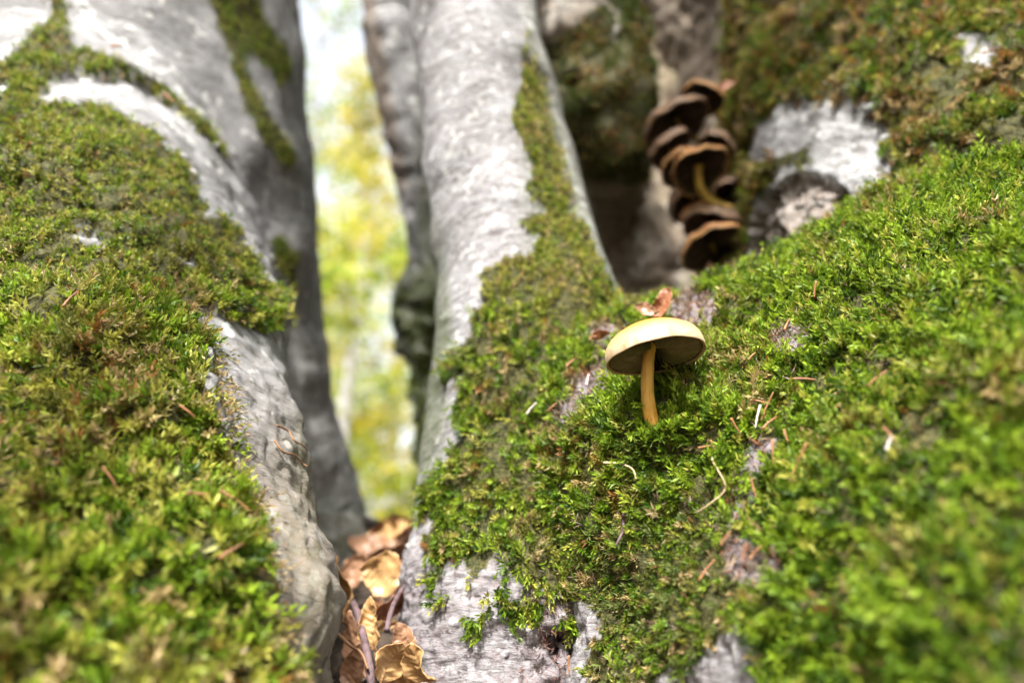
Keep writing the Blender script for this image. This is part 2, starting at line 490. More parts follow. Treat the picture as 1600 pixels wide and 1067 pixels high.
# ---- centre tree: pale stem whose foot spreads into the mossy slope on the right
treeB = empty('beech_tree', at(830, 1100, .4) * np.array([1, 1, 0]))
tag(treeB, 'slender pale beech in the centre with its mossy root slope on the right', 'tree')
trunkB = tube([(700, -2600, .95, 80, 1), (718, -900, .68, 92, 1), (730, -300, .60, 92, 1), (736, 0, .565, 92, 1), (752, 120, .54, 102, 1), (772, 250, .515, 110, 1), (800, 380, .485, 122, 1),
               (826, 500, .455, 142, 1), (832, 620, .425, 158, 1), (832, 740, .395, 172, 1), (826, 850, .368, 180, 1), (815, 950, .345, 184, 1), (806, 1067, .325, 182, 1), (800, 1250, .30, 185, 1),
               (795, 1500, .27, 190, 1)], 440, 290, 9, 0.05)
P_, _ = trunkB.flat(); v_, u_ = trunkB.vv(); xB, yB, dB = proj(P_)
low = smooth01(yB, 700, 950)
rings = np.abs(fbm(np.column_stack([u_ * 9, v_ * 120, v_ * 0]), 1.0, 2, 14))
trunkB.displace(fbm(P_, 20, 2, 13) * 0.0035 - (1 - rings) ** 6 * 0.0010 * low + fbm(np.column_stack([u_ * 60, v_ * 140, v_ * 0]), 1.0, 3, 15) * (0.0005 + 0.0006 * low)
                + fbm(P_, 480, 3, 16) * (0.0002 + 0.0007 * low))
P_, _ = trunkB.flat()
crease = (1 - np.minimum(np.abs(fbm(np.column_stack([u_ * 120, v_ * 210, v_ * 0]), 1.0, 3, 18)) * 1.4, 1)) ** 7
trunkB.displace(-crease * 0.0016 * low + fbm(P_, 190, 3, 19) * 0.0012 * low)
# rib on the right side of the stem, decayed hollow at its foot
P_, _ = trunkB.flat(); xB, yB, dB = proj(P_)
hol = np.exp(-(((xB - 888) / 36) ** 2 + ((yB - 1008) / 20) ** 2) ** 2)
crumb = smooth01(xB, 790, 850) * smooth01(yB, 900, 960)
rib = np.exp(-((xB - np.interp(yB, [-200, 60, 190, 330, 480], [800, 828, 872, 905, 950])) / 13) ** 2) * smooth01(-yB, -500, -440)
trunkB.displace(-hol * 0.013 + crumb * fbm(P_, 160, 4, 17) * 0.004 + rib * 0.006)
P_, _ = trunkB.flat(); xB, yB, dB = proj(P_)
mB = mask(P_, B_MOSS, seed=2)
mB *= 1 - rib * (yB < 340) * 0.9
algB = np.clip(smooth01(-xB + np.interp(yB, [0, 400, 520, 700], [650, 682, 692, 672]), -28, -4) * smooth01(yB, 250, 520) * (yB < 760) * 0.8 + smooth01(xB, 790, 850) * (yB < 500) * 0.45, 0, 1)
surface_object('trunk', trunkB, M_bark_root, treeB, mB, algB, np.clip(low * 0.30 + crease * low * 0.9 + crumb * 0.65 + hol, 0, 1))

rootF = sheet([
    [(620, 1500, .40), (780, 1500, .26), (940, 1500, .20), (1100, 1500, .165), (1300, 1500, .135), (1500, 1500, .115), (1800, 1500, .10), (2200, 1500, .09)],
    [(640, 1260, .40), (790, 1260, .30), (940, 1260, .228), (1080, 1260, .195), (1250, 1260, .160), (1450, 1250, .135), (1750, 1240, .115), (2150, 1240, .10)],
    [(660, 1067, .42), (800, 1067, .335), (920, 1067, .262), (1050, 1067, .226), (1220, 1060, .188), (1420, 1050, .158), (1720, 1040, .13), (2100, 1040, .115)],
    [(670, 880, .43), (800, 880, .345), (900, 870, .290), (1020, 860, .252), (1200, 850, .216), (1400, 840, .182), (1700, 830, .148), (2080, 830, .125)],
    [(680, 700, .45), (800, 700, .365), (890, 690, .310), (1020, 680, .272), (1200, 660, .248), (1400, 640, .212), (1700, 620, .168), (2080, 620, .14)],
    [(720, 580, .48), (830, 570, .40), (920, 560, .345), (1030, 560, .308), (1200, 530, .290), (1400, 480, .252), (1700, 460, .20), (2080, 460, .165)],
    [(760, 500, .52), (860, 500, .46), (950, 500, .395), (1050, 484, .352), (1200, 440, .335), (1400, 345, .305), (1700, 320, .245), (2080, 300, .20)],
    [(780, 490, .58), (880, 494, .53), (970, 492, .46), (1070, 464, .405), (1210, 418, .385), (1405, 292, .355), (1700, 262, .30), (2080, 250, .25)],
    [(800, 540, .62), (900, 540, .58), (990, 530, .51), (1085, 500, .46), (1225, 455, .44), (1410, 320, .42), (1700, 280, .37), (2080, 260, .33)],
    [(800, 640, .64), (900, 640, .60), (990, 640, .55), (1085, 620, .52), (1225, 580, .50), (1410, 460, .48), (1700, 420, .44), (2080, 400, .4)]], 310, 300)
P_, _ = rootF.flat()
rootF.displace(fbm(P_, 16, 2, 20) * 0.006 + fbm(P_, 45, 3, 21) * 0.0045 + fbm(P_, 300, 3, 22) * 0.0010)
P_, _ = rootF.flat(); xF, yF, dF = proj(P_)
mF = mask(P_, F_MOSS, F_BARE, wob=10, fine=6, seed=3)
dirt = np.zeros(len(P_))
for q in F_BARE: dirt = np.maximum(dirt, inpoly(xF, yF, q))
surface_object('root', rootF, M_bark_root, treeB, mF, None, np.clip(dirt + 0.25, 0, 1))

# ---- thin shaded stem behind the centre tree
treeT = empty('beech_tree', at(690, 900, .85) * np.array([1, 1, 0]))
tag(treeT, 'thin grey shaded beech stem with mossy knobs behind the central trunk', 'tree')
trunkT = tube([(560, -2400, 1.5, 40, 1), (590, -800, 1.05, 52, 1), (618, -60, .86, 50, 1), (626, 60, .84, 56, 1), (648, 200, .83, 48, 1), (664, 320, .83, 37, 1), (672, 410, .83, 34, 1), (668, 480, .83, 53, 1),
               (668, 520, .83, 48, 1), (676, 560, .83, 42, 1), (684, 620, .83, 38, 1), (690, 700, .83, 36, 1), (694, 790, .82, 40, 1), (694, 900, .82, 50, 1), (690, 1150, .82, 80, 1)], 240, 100, 25, 0.08)
P_, _ = trunkT.flat(); xT, yT, _d = proj(P_)
kn = smooth01(yT, 380, 470)
edge = smooth01(-xT, -(np.interp(yT, [0, 260, 400], [592, 640, 655])), -(np.interp(yT, [0, 260, 400], [576, 622, 640]))) * (yT < 300)
trunkT.displace(fbm(P_, 40, 3, 26) * (0.003 + 0.006 * kn) + fbm(P_, 150, 3, 27) * (0.0006 + 0.0025 * kn + 0.002 * edge))
P_, _ = trunkT.flat(); xT, yT, _d = proj(P_)
surface_object('trunk', trunkT, M_bark, treeT, None, np.clip(kn * 0.95 + smooth01(xT, 640, 665) * 0.6, 0, 1), edge * 0.9)

# ---- old tree at the right: mossy side stem, hollow wall, big buttress
treeE = empty('beech_tree', at(1200, 900, .6) * np.array([1, 1, 0]))
tag(treeE, 'old mossy beech base at the upper right with flaking pale bark and dark hollow', 'tree')
trunkE = sheet([
    [(1000, 700, .98), (1120, 690, .68), (1178, 640, .48), (1300, 600, .43), (1450, 560, .41), (1750, 520, .37), (2150, 500, .34)],
    [(1010, 480, 1.0), (1130, 475, .70), (1174, 465, .49), (1300, 450, .42), (1450, 400, .385), (1750, 360, .325), (2150, 350, .29)],
    [(1010, 330, 1.0), (1130, 325, .71), (1176, 320, .505), (1300, 310, .43), (1450, 285, .378), (1750, 255, .318), (2150, 250, .28)],
    [(1000, 200, 1.0), (1125, 195, .74), (1182, 190, .55), (1300, 185, .465), (1450, 170, .405), (1750, 140, .342), (2150, 120, .30)],
    [(980, 60, 1.02), (1100, 60, .80), (1180, 60, .64), (1300, 55, .54), (1450, 40, .46), (1750, 20, .385), (2150, 0, .34)],
    [(960, -150, 1.05), (1070, -150, .86), (1160, -150, .72), (1300, -160, .62), (1450, -170, .54), (1750, -190, .46), (2150, -200, .41)],
    [(930, -700, 1.2), (1040, -700, 1.0), (1150, -700, .88), (1300, -700, .8), (1450, -700, .72), (1750, -700, .63), (2150, -700, .57)],
    [(900, -1800, 1.5), (1020, -1800, 1.3), (1150, -1800, 1.15), (1300, -1800, 1.05), (1450, -1800, 1.0), (1750, -1800, .95), (2150, -1800, .9)]], 270, 220)
P_, _ = trunkE.flat()
trunkE.displace(fbm(P_, 12, 3, 30) * 0.010 + fbm(P_, 60, 3, 31) * 0.003 + fbm(P_, 260, 3, 32) * 0.0008)
P_, _ = trunkE.flat(); xE, yE, dE = proj(P_)
inner = mask(P_, [E_INNER], wob=5, fine=3, seed=4)
mE0 = 1 - mask(P_, E_BARE, wob=6, fine=4, seed=5)
trunkE.displace(mE0 * smooth01(xE, 1150, 1220) * (0.010 * np.minimum(np.abs(fbm(P_, 18, 2, 34)), 0.7) + 0.004 * np.abs(fbm(P_, 60, 2, 35))) - inner * (0.010 + fbm(P_, 120, 3, 33) * 0.003))
P_, _ = trunkE.flat()
bareE = mask(P_, E_BARE, wob=6, fine=4, seed=5)
mE = (1 - bareE) * smooth01(xE, 1120, 1180)
surface_object('trunk', trunkE, M_bark, treeE, mE, (1 - bareE) * 0.5, np.clip(inner * 0.75 + smooth01(-xE, -1185, -1160), 0, 1))

stemD = tube([(760, -1800, 1.5, 120, 1), (800, -700, .95, 130, 1), (850, -150, .76, 120, 1), (888, 0, .70, 112, 1), (915, 110, .67, 98, 1), (938, 190, .655, 82, 1), (950, 240, .67, 62, 1), (955, 300, .74, 50, 1),
              (950, 420, .82, 50, 1)], 180, 130, 40, 0.12)
P_, _ = stemD.flat()
stemD.displace(fbm(P_, 25, 3, 41) * 0.008 + fbm(P_, 110, 3, 42) * 0.002)
P_, _ = stemD.flat(); xD, yD, _d = proj(P_)
D_BARE = [[(780, -200), (800, 40), (860, 70), (880, 58), (920, 18), (945, 8), (962, 30), (955, 60), (965, 70), (968, 20), (940, -10), (900, -200)]]
bareD = mask(P_, D_BARE, wob=6, fine=4, seed=6)
lowD = smooth01(yD, 235, 290)
surface_object('side_stem', stemD, M_bark_dark, treeE, (1 - bareD) * 0.9 * (1 - lowD), (1 - bareD) * 0.4, lowD * 0.6)

wallG = sheet([
    [(780, 700, .70), (860, 700, .72), (960, 700, .70), (1080, 700, .68), (1200, 700, .70), (1320, 700, .8)],
    [(780, 490, .86), (860, 490, .80), (960, 490, .74), (1070, 480, .72), (1160, 470, .74), (1300, 470, .85)],
    [(780, 350, .92), (860, 350, .84), (960, 350, .76), (1060, 340, .74), (1150, 330, .78), (1300, 330, .9)],
    [(780, 200, 1.0), (860, 200, .94), (960, 200, .86), (1060, 200, .84), (1150, 200, .88), (1300, 200, 1.0)],
    [(780, 60, 1.05), (860, 60, 1.0), (960, 60, .95), (1060, 60, .93), (1150, 60, .95), (1300, 60, 1.0)],
    [(780, -200, 1.15), (860, -200, 1.1), (960, -200, 1.05), (1060, -200, 1.0), (1150, -200, 1.0), (1300, -200, 1.05)],
    [(780, -800, 1.5), (860, -800, 1.4), (960, -800, 1.35), (1060, -800, 1.3), (1150, -800, 1.3), (1300, -800, 1.3)]], 170, 130)
P_, _ = wallG.flat()
wallG.displace(fbm(P_, 14, 3, 50) * 0.014 + fbm(P_, 60, 4, 51) * 0.008)
P_, _ = wallG.flat(); xG, yG, _d = proj(P_)
algG = np.clip(fbm(P_, 20, 3, 52) * 0.8 + 0.25 + 0.9 * smooth01(-yG, -220, -90), 0, 1) * 0.85
surface_object('hollow_wall', wallG, M_bark_dark, treeE, None, algG, np.clip(0.75 + fbm(P_, 30, 3, 53) * 0.7, 0.2, 1))

# ================================================================== MOSS
def scatter(s, dens_fn, per_m2, margin=(-220, 1820, -180, 1260), facing=-0.25):
    """random points on a surface: positions, normals"""
    q = s.faces()
    P, N = s.flat()
    A, B, C, D = (P[q[:, k]] for k in range(4))
    area = 0.5 * (np.linalg.norm(np.cross(B - A, C - A), axis=1) + np.linalg.norm(np.cross(C - A, D - A), axis=1))
    cen = (A + B + C + D) / 4
    x, y, d = proj(cen)
    view = CAM - cen; view /= np.linalg.norm(view, axis=1)[:, None]
    fac = (view * N[q[:, 0]]).sum(1)
    ok = (x > margin[0]) & (x < margin[1]) & (y > margin[2]) & (y < margin[3]) & (d > 0.05) & (fac > facing)
    w = np.zeros(len(q)); w[ok] = area[ok] * np.clip(dens_fn(cen[ok]), 0, 4)
    cnt = rng.poisson(w * per_m2)
    f = np.repeat(np.arange(len(q)), cnt)
    a, b = rng.random(len(f))[:, None], rng.random(len(f))[:, None]
    pos = (A[f] * (1 - a) + B[f] * a) * (1 - b) + (D[f] * (1 - a) + C[f] * a) * b
    nor = N[q[f, 0]]
    return pos, nor

def unit(v): return v / (np.linalg.norm(v, axis=-1, keepdims=True) + 1e-12)

def sprigs(pos, nor, L, leaf, width, nodes, per, cols, lean=0.5, spread=0.9, field=25, hang=0.0, jitter=0.35, sink=0.0):
    """leafy moss shoots: L length, leaf length, width ratio; returns V, F, C"""
    n = len(pos)
    flow = np.column_stack([fbm(pos, field, 2, 61), fbm(pos, field, 2, 62), fbm(pos, field, 2, 63)]) * 1.3
    a = unit(nor + lean * flow + jitter * rng.normal(size=(n, 3)) + np.array([0, 0, -hang]))
    b = unit(np.cross(a, rng.normal(size=(n, 3)))); c = np.cross(a, b)
    bend = (b * rng.normal(size=(n, 1)) + nor * 0.2 + np.array([0, 0, 0.25 - hang])) * 0.35
    base = pos - nor * sink
    VV, CC = [], []
    ph0 = rng.random(n) * 6.28
    tot = 0
    for k in range(nodes):
        t = (k + 0.6) / nodes
        node = base + a * (L * t)[:, None] + bend * (L * t * t)[:, None]
        ax = unit(a + 2 * bend * t)
        for j in range(per):
            ph = ph0 + 2.4 * (k * per + j) + 6.28 * j / per + rng.normal(size=n) * 0.3
            out = b * np.cos(ph)[:, None] + c * np.sin(ph)[:, None]
            sp = (spread * (1.15 - 0.55 * t) + rng.normal(size=n) * 0.12)[:, None]
            dr = unit(ax * np.cos(sp) + out * np.sin(sp))
            side = unit(np.cross(dr, ax + 1e-3)); up = np.cross(side, dr)
            l = (leaf * (1.1 - 0.45 * t) * (0.75 + 0.5 * rng.random(n)))[:, None]
            w = l * width
            m = node + dr * l * 0.42
            tip = node + dr * l + up * l * 0.22 * rng.normal(size=(n, 1))
            VV.append(np.stack([node, m + side * w - up * w * 0.5, tip, m - side * w - up * w * 0.5], 1))
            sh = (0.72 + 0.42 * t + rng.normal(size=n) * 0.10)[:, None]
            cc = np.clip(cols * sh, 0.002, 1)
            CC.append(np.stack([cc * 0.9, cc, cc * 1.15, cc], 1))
            tot += 1
    V = np.stack(VV, 1).reshape(-1, 3); C = np.stack(CC, 1).reshape(-1, 3)
    base_i = np.arange(n * tot)[:, None] * 4
    F = np.concatenate([base_i + np.array([0, 1, 2]), base_i + np.array([0, 2, 3])], 1).reshape(-1, 3)
    return V, F, np.clip(C, 0, 1)

def palette(n, entries):
    """entries: (weight, colour)"""
    w = np.array([e[0] for e in entries], float); w /= w.sum()
    k = rng.choice(len(entries), size=n, p=w)
    c = np.array([e[1] for e in entries])[k]
    return c * (0.8 + 0.4 * rng.random((n, 1)))

GREEN = (0.105, 0.18, 0.010); LIME = (0.215, 0.305, 0.020); DEEP = (0.04, 0.085, 0.006); OLIVE = (0.15, 0.155, 0.026); TAN = (0.38, 0.28, 0.13); RUST = (0.24, 0.12, 0.03); YEL = (0.33, 0.33, 0.055)
moss_tris = 0
def moss_object(name, label, packs, mat=None):
    global moss_tris
    Vs, Fs, Cs, off = [], [], [], 0
    for V, F, C in packs:
        Vs.append(V); Fs.append(F + off); Cs.append(C); off += len(V)
    V = np.concatenate(Vs); F = np.concatenate(Fs); C = np.concatenate(Cs)
    moss_tris += len(F)
    o = link(name, mesh_np(name, V, F, [mat or M_moss], False, None, {'Col': C}))
    return tag(o, label, 'moss' if name == 'moss' else 'debris', kind='stuff')

def blend_cols(pos, pal_a, pal_b, scale, seed, bias=0.0):
    n = len(pos)
    a, b = palette(n, pal_a), palette(n, pal_b)
    t = smooth01(fbm(pos, scale, 3, seed) + bias + rng.normal(size=n) * 0.12, -0.15, 0.25)[:, None]
    return a * (1 - t) + b * t

FRESH = [(4, GREEN), (5, LIME), (2, DEEP), (1.3, YEL)]
DRY = [(3, OLIVE), (2, TAN), (2, GREEN), (1, RUST), (2, YEL)]
VELVET = [(2.5, OLIVE), (3, (0.15, 0.22, 0.02)), (3.5, YEL), (2, LIME), (0.7, DEEP), (1, TAN)]

# slope at the right (the sharp moss round the mushroom and the blurred foreground)
pos, nor = scatter(rootF, lambda P: mask(P, F_MOSS, F_BARE, 10, 6, 3) * np.clip(0.95 + 0.5 * fbm(P, 55, 2, 70) + 1.3 * fbm(P, 150, 2, 90), 0.22, 2.0), 150000)
x, y, d = proj(pos)
keep = rng.random(len(pos)) < np.where(d < 0.17, 0.8, 1.0)
keep &= ~((y > 480) & (x < 690))
keep &= ~((np.abs(x - 1023) < 30) & (y > 645) & (y < 692) & (rng.random(len(pos)) < 0.9))
pos, nor, x, y, d = pos[keep], nor[keep], x[keep], y[keep], d[keep]
lowpart = smooth01(y, 760, 900) * smooth01(-x, -1230, -1150)
cols = blend_cols(pos, FRESH, DRY, 30, 71, -0.16 - 0.35 * smooth01(x, 1180, 1350))
pal2 = palette(len(pos), [(3, (0.16, 0.20, 0.05)), (2, TAN), (2, GREEN), (2, OLIVE)])
m_ = (rng.random(len(pos)) < lowpart * 0.75)[:, None]
cols = np.where(m_, pal2, cols)
Lr = 0.0072 * (0.55 + 0.95 * rng.random(len(pos))) * (1 - 0.35 * lowpart) * (0.88 + 0.4 * np.clip(fbm(pos, 60, 2, 72), -0.5, 0.8) + 0.45 * np.clip(fbm(pos, 150, 2, 90), -0.6, 0.7))
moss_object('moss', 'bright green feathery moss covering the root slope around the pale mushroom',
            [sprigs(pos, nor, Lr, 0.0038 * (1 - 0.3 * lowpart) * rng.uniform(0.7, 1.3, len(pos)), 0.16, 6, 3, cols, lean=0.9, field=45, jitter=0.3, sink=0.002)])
nF = len(pos)
# a second, finer moss fills between the feathery shoots
p2, n2 = scatter(rootF, lambda P: mask(P, F_MOSS, F_BARE, 10, 6, 3) * np.clip(0.25 - 1.2 * fbm(P, 150, 2, 90) + 0.9 * fbm(P, 35, 2, 93), 0.05, 1.2), 90000)
moss_object('moss', 'short dull green moss between the feathery shoots on the right slope',
            [sprigs(p2, n2, 0.0045 * (0.6 + 0.7 * rng.random(len(p2))), np.full(len(p2), 0.0026), 0.13, 4, 3, blend_cols(p2, [(3, GREEN), (2, OLIVE), (2, DEEP), (1, YEL)], DRY + [(2, (0.12, 0.08, 0.04))], 40, 94, -0.1), lean=0.7, spread=0.7, sink=0.0008)])
bs0, bn0 = rootF.pick(1022, 657)
k_ = 80
a_ = rng.uniform(0, 6.28, k_); r_ = rng.uniform(0.0035, 0.0085, k_)
t1 = unit(np.cross(bn0, RIGHT)); t2 = np.cross(bn0, t1)
pp = bs0 + (np.cos(a_) * r_)[:, None] * t1 + (np.sin(a_) * r_)[:, None] * t2
moss_object('moss', 'small tufts of green moss closing round the foot of the pale mushroom',
            [sprigs(pp, np.repeat(bn0[None], k_, 0), 0.0034 * (0.75 + 0.5 * rng.random(k_)), np.full(k_, 0.0034), 0.155, 6, 3, palette(k_, FRESH), lean=0.6, field=45, jitter=0.3, sink=0.001)])

# centre stem: velvet on the right flank, feathery tufts at its foot
pos, nor = scatter(trunkB, lambda P: mask(P, B_MOSS, (), 9, 5, 2) * np.clip(0.9 + 1.1 * fbm(P, 60, 2, 73), 0.08, 1.6), 190000)
x, y, d = proj(pos)
rb = np.exp(-((x - np.interp(y, [-200, 60, 190, 330, 480], [800, 828, 872, 905, 950])) / 10) ** 2) * (y < 350)
keep = (rng.random(len(pos)) > rb) & ((y < 520) | (rng.random(len(pos)) < 0.75))
up_ = keep & (y < 500); lo_ = keep & (y >= 490)
pk = []
p, nn = pos[up_], nor[up_]
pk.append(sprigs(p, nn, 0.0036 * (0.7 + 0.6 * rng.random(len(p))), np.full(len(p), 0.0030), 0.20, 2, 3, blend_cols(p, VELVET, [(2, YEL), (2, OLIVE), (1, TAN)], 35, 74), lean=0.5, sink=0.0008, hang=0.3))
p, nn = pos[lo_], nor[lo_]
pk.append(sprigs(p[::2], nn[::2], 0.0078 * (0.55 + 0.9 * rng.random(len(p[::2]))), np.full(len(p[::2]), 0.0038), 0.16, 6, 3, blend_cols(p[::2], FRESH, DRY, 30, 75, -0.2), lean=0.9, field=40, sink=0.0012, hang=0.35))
# a few loose tufts lower down on the bare bark
q_pos, q_nor = [], []
for (px, py, k) in ((738, 965, 10), (690, 930, 5), (776, 935, 12), (700, 800, 30), (690, 850, 25), (820, 945, 16), (838, 935, 14), (890, 965, 14), (905, 950, 14), (676, 905, 8), (672, 760, 14)):
    b0, n0 = trunkB.pick(px, py)
    for _ in range(k):
        q_pos.append(b0 + np.array([random.gauss(0, .0025), random.gauss(0, .001), random.gauss(0, .003)])); q_nor.append(n0)
q_pos, q_nor = np.array(q_pos), np.array(q_nor)
pk.append(sprigs(q_pos, q_nor, 0.006 * (0.6 + 0.6 * rng.random(len(q_pos))), np.full(len(q_pos), 0.0034), 0.2, 5, 3, palette(len(q_pos), FRESH + [(1.5, OLIVE)]), lean=0.4, hang=0.8))
moss_object('moss', 'moss climbing the right flank and foot of the central pale trunk', pk)
nB = len(pos)

# left tree
pk = []
def a_dens(P):
    return mask(P, A_MOSS, A_BARE, 9, 5, 1) * (0.4 + 0.6 * smooth01(np.abs(fbm(P, 24, 2, 11)), 0.01, 0.09)) * np.clip(0.95 + 0.6 * fbm(P, 50, 2, 76) + 1.1 * fbm(P, 150, 2, 91), 0.3, 1.9)
pos, nor = scatter(rootA, a_dens, 170000)
x, y, d = proj(pos)
keep = rng.random(len(pos)) < 0.75
tall = smooth01(y + fbm(pos, 20, 2, 77) * 60, 420, 520)
isT = rng.random(len(pos)) < tall
i = keep & isT
p, nn = pos[i], nor[i]
big = 1 + 0.3 * smooth01(proj(p)[1], 600, 900)
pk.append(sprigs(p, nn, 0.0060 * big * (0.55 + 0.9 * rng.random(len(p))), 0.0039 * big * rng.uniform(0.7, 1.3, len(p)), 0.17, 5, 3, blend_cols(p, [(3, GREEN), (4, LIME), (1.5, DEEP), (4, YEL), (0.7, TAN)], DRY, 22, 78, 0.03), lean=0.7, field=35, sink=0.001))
i = ~isT
p, nn = pos[i], nor[i]
pk.append(sprigs(p, nn, 0.0032 * (0.7 + 0.6 * rng.random(len(p))), np.full(len(p), 0.0030), 0.18, 2, 3, blend_cols(p, VELVET, [(2.5, GREEN), (2, OLIVE), (0.4, RUST), (2, YEL)], 30, 79), lean=0.5, sink=0.0008))
pos, nor = scatter(trunkA, a_dens, 150000)
pk.append(sprigs(pos, nor, 0.0034 * (0.7 + 0.6 * rng.random(len(pos))), np.full(len(pos), 0.0026), 0.2, 2, 3, blend_cols(pos, VELVET, [(2, GREEN), (2, OLIVE)], 20, 80), lean=0.5, hang=0.3, sink=0.0008))
moss_object('moss', 'yellowish green moss blanket over the left buttress root and trunk', pk)

# dead tan fringe hanging at the blanket's edge, down the bark of the left root
pos, nor = scatter(rootA, lambda P: (lambda x, y: np.exp(-((x - np.interp(y, [520, 612, 700, 800, 900, 1067], [330, 340, 358, 394, 410, 440])) / 14) ** 2) * (y > 540))(*proj(P)[:2]) , 70000)
moss_object('moss', 'dry tan moss fringe along the bare edge of the left root',
            [sprigs(pos, nor, 0.008 * (0.5 + 0.8 * rng.random(len(pos))), np.full(len(pos), 0.0028), 0.16, 5, 2, palette(len(pos), [(3, TAN), (2, (0.36, 0.28, 0.15)), (1.5, YEL), (1, OLIVE)]), lean=0.7, hang=0.4, spread=0.6)])

# old tree at the right
pos, nor = scatter(trunkE, lambda P: mask(P, [[(1130, -300), (2200, -300), (2200, 600), (1130, 600)]], E_BARE, 6, 4, 5) * (0.15 + 0.85 * smooth01(np.abs(fbm(P, 18, 2, 34)), 0.01, 0.12)) * np.clip(0.75 + 1.3 * fbm(P, 35, 3, 81) + 0.9 * fbm(P, 120, 2, 92), 0.08, 1.8), 82000, margin=(1080, 1760, -140, 520))
x, y, d = proj(pos)
br = smooth01(-x, -1400, -1200)
c1 = blend_cols(pos, [(3, OLIVE), (2, (0.10, 0.15, 0.012)), (2, YEL), (2, RUST), (2, GREEN), (1.5, DEEP)], [(1.5, TAN), (2, OLIVE), (2, (0.10, 0.07, 0.03)), (1, RUST)], 25, 82, 0.0)
pk = [sprigs(pos, nor, 0.0085 * (0.5 + 0.9 * rng.random(len(pos))), np.full(len(pos), 0.0046), 0.18, 5, 3, c1, lean=1.0, field=35, hang=0.6, sink=0.001)]
pos, nor = scatter(stemD, lambda P: (1 - mask(P, D_BARE, (), 6, 4, 6)) * np.clip(0.8 + fbm(P, 30, 3, 83), 0.1, 1.5) * (proj(P)[1] < 285), 90000)
pk.append(sprigs(pos, nor, 0.0045 * (0.6 + 0.8 * rng.random(len(pos))), np.full(len(pos), 0.0032), 0.2, 3, 3, blend_cols(pos, [(3, (0.07, 0.115, 0.015)), (2, OLIVE), (1, DEEP)], [(2, OLIVE), (1, RUST), (1, TAN)], 25, 84), lean=0.7, hang=0.4, sink=0.001))
moss_object('moss', 'dark olive moss on the old beech base and side stem at upper right', pk)

# thin stem knobs
pos, nor = scatter(trunkT, lambda P: (lambda x, y: smooth01(y, 400, 480) * (y < 760))(*proj(P)[:2]) * np.clip(0.5 + 1.4 * fbm(P, 40, 2, 85), 0, 1.3), 60000)
moss_object('moss', 'thin dark moss on the knobs of the shaded stem behind the central trunk',
            [sprigs(pos, nor, 0.0035 * (0.7 + 0.6 * rng.random(len(pos))), np.full(len(pos), 0.003), 0.22, 2, 3, palette(len(pos), [(2, DEEP), (2, OLIVE), (1, GREEN)]), lean=0.5)])

# shredded brown plant matter in the bare gaps of the slope
pos, nor = scatter(rootF, lambda P: (lambda x, y: sum(inpoly(x, y, q).astype(float) for q in F_BARE))(*proj(P)[:2]) + 0.05 * mask(P, F_MOSS, (), 5, 5, 3), 120000)
moss_object('plant_debris', 'brown shreds of dead stems and bark in gaps of the green slope',
            [sprigs(pos, nor, 0.003 * (0.5 + rng.random(len(pos))), np.full(len(pos), 0.005), 0.055, 2, 2, palette(len(pos), [(2, (0.12, 0.08, 0.055)), (2, (0.22, 0.16, 0.11)), (1, (0.18, 0.07, 0.03)), (1, (0.30, 0.24, 0.18))]), lean=0.8, spread=1.3)], M_debris)
pos, nor = scatter(trunkB, lambda P: (lambda x, y: smooth01(x, 800, 850) * (y > 890) * (y < 1100))(*proj(P)[:2]) , 90000)
moss_object('plant_debris', 'crumbling reddish wood fibres round the small hollow at the trunk foot',
            [sprigs(pos, nor, 0.002 * (0.5 + rng.random(len(pos))), np.full(len(pos), 0.0035), 0.07, 2, 2, palette(len(pos), [(2, (0.10, 0.07, 0.06)), (2, (0.22, 0.17, 0.15)), (1, (0.16, 0.07, 0.05))]), lean=0.8, spread=1.3)], M_debris)

# ================================================================== MUSHROOMS
def cap_material(name, centre, mid, rim, blot=0.15, radius=0.02):
    b = NT(name)
    r = b.attr('rad')
    tc = b.n('TexCoord').outputs['Object']
    n = b.noise(tc, 90, 4, 0.6)
    rr = b.math('ADD', r, b.math('MULTIPLY', b.math('SUBTRACT', n, 0.5), 0.22))
    c = b.ramp(rr, [(0.56, centre), (0.82, mid), (0.96, rim), (1.0, tuple(x * 0.85 for x in rim))])
    sp = b.ramp(b.noise(tc, 420, 4, 0.7), [(0.62, 0.0), (0.72, 1.0)])
    c = b.mix(b.math('MULTIPLY', sp, blot * 1.6), c, (0.26, 0.14, 0.05))
    cv = b.n('CombineXYZ'); b.l(b.attr('turn'), cv.inputs['X']); b.l(b.math('MULTIPLY', r, 0.4), cv.inputs['Y'])
    fib = b.noise(cv.outputs[0], 16, 5, 0.7)
    c = b.mix(b.ramp(fib, [(0.34, 0.30), (0.5, 0.0)]), c, tuple(x * 0.62 for x in mid))
    stain = b.math('MULTIPLY', b.ramp(b.noise(cv.outputs[0], 5, 4, 0.6), [(0.5, 0.0), (0.62, 0.6)]), b.ramp(r, [(0.82, 0.0), (0.97, 1.0)]))
    c = b.mix(stain, c, (0.34, 0.20, 0.07))
    p = b.n('BsdfPrincipled', i_Roughness=0.5); p.inputs['Specular IOR Level'].default_value = 0.22
    p.inputs['Subsurface Weight'].default_value = 0.25
    p.inputs['Subsurface Radius'].default_value = (1.0, 0.5, 0.2)
    p.inputs['Subsurface Scale'].default_value = 0.002
    b.l(c, p.inputs['Base Color'])
    b.l(b.bump(fib, 0.25, 0.0006, b.bump(b.noise(tc, 260, 3, 0.5), 0.25, 0.0008)), p.inputs['Normal'])
    return b.surf(p.outputs[0])

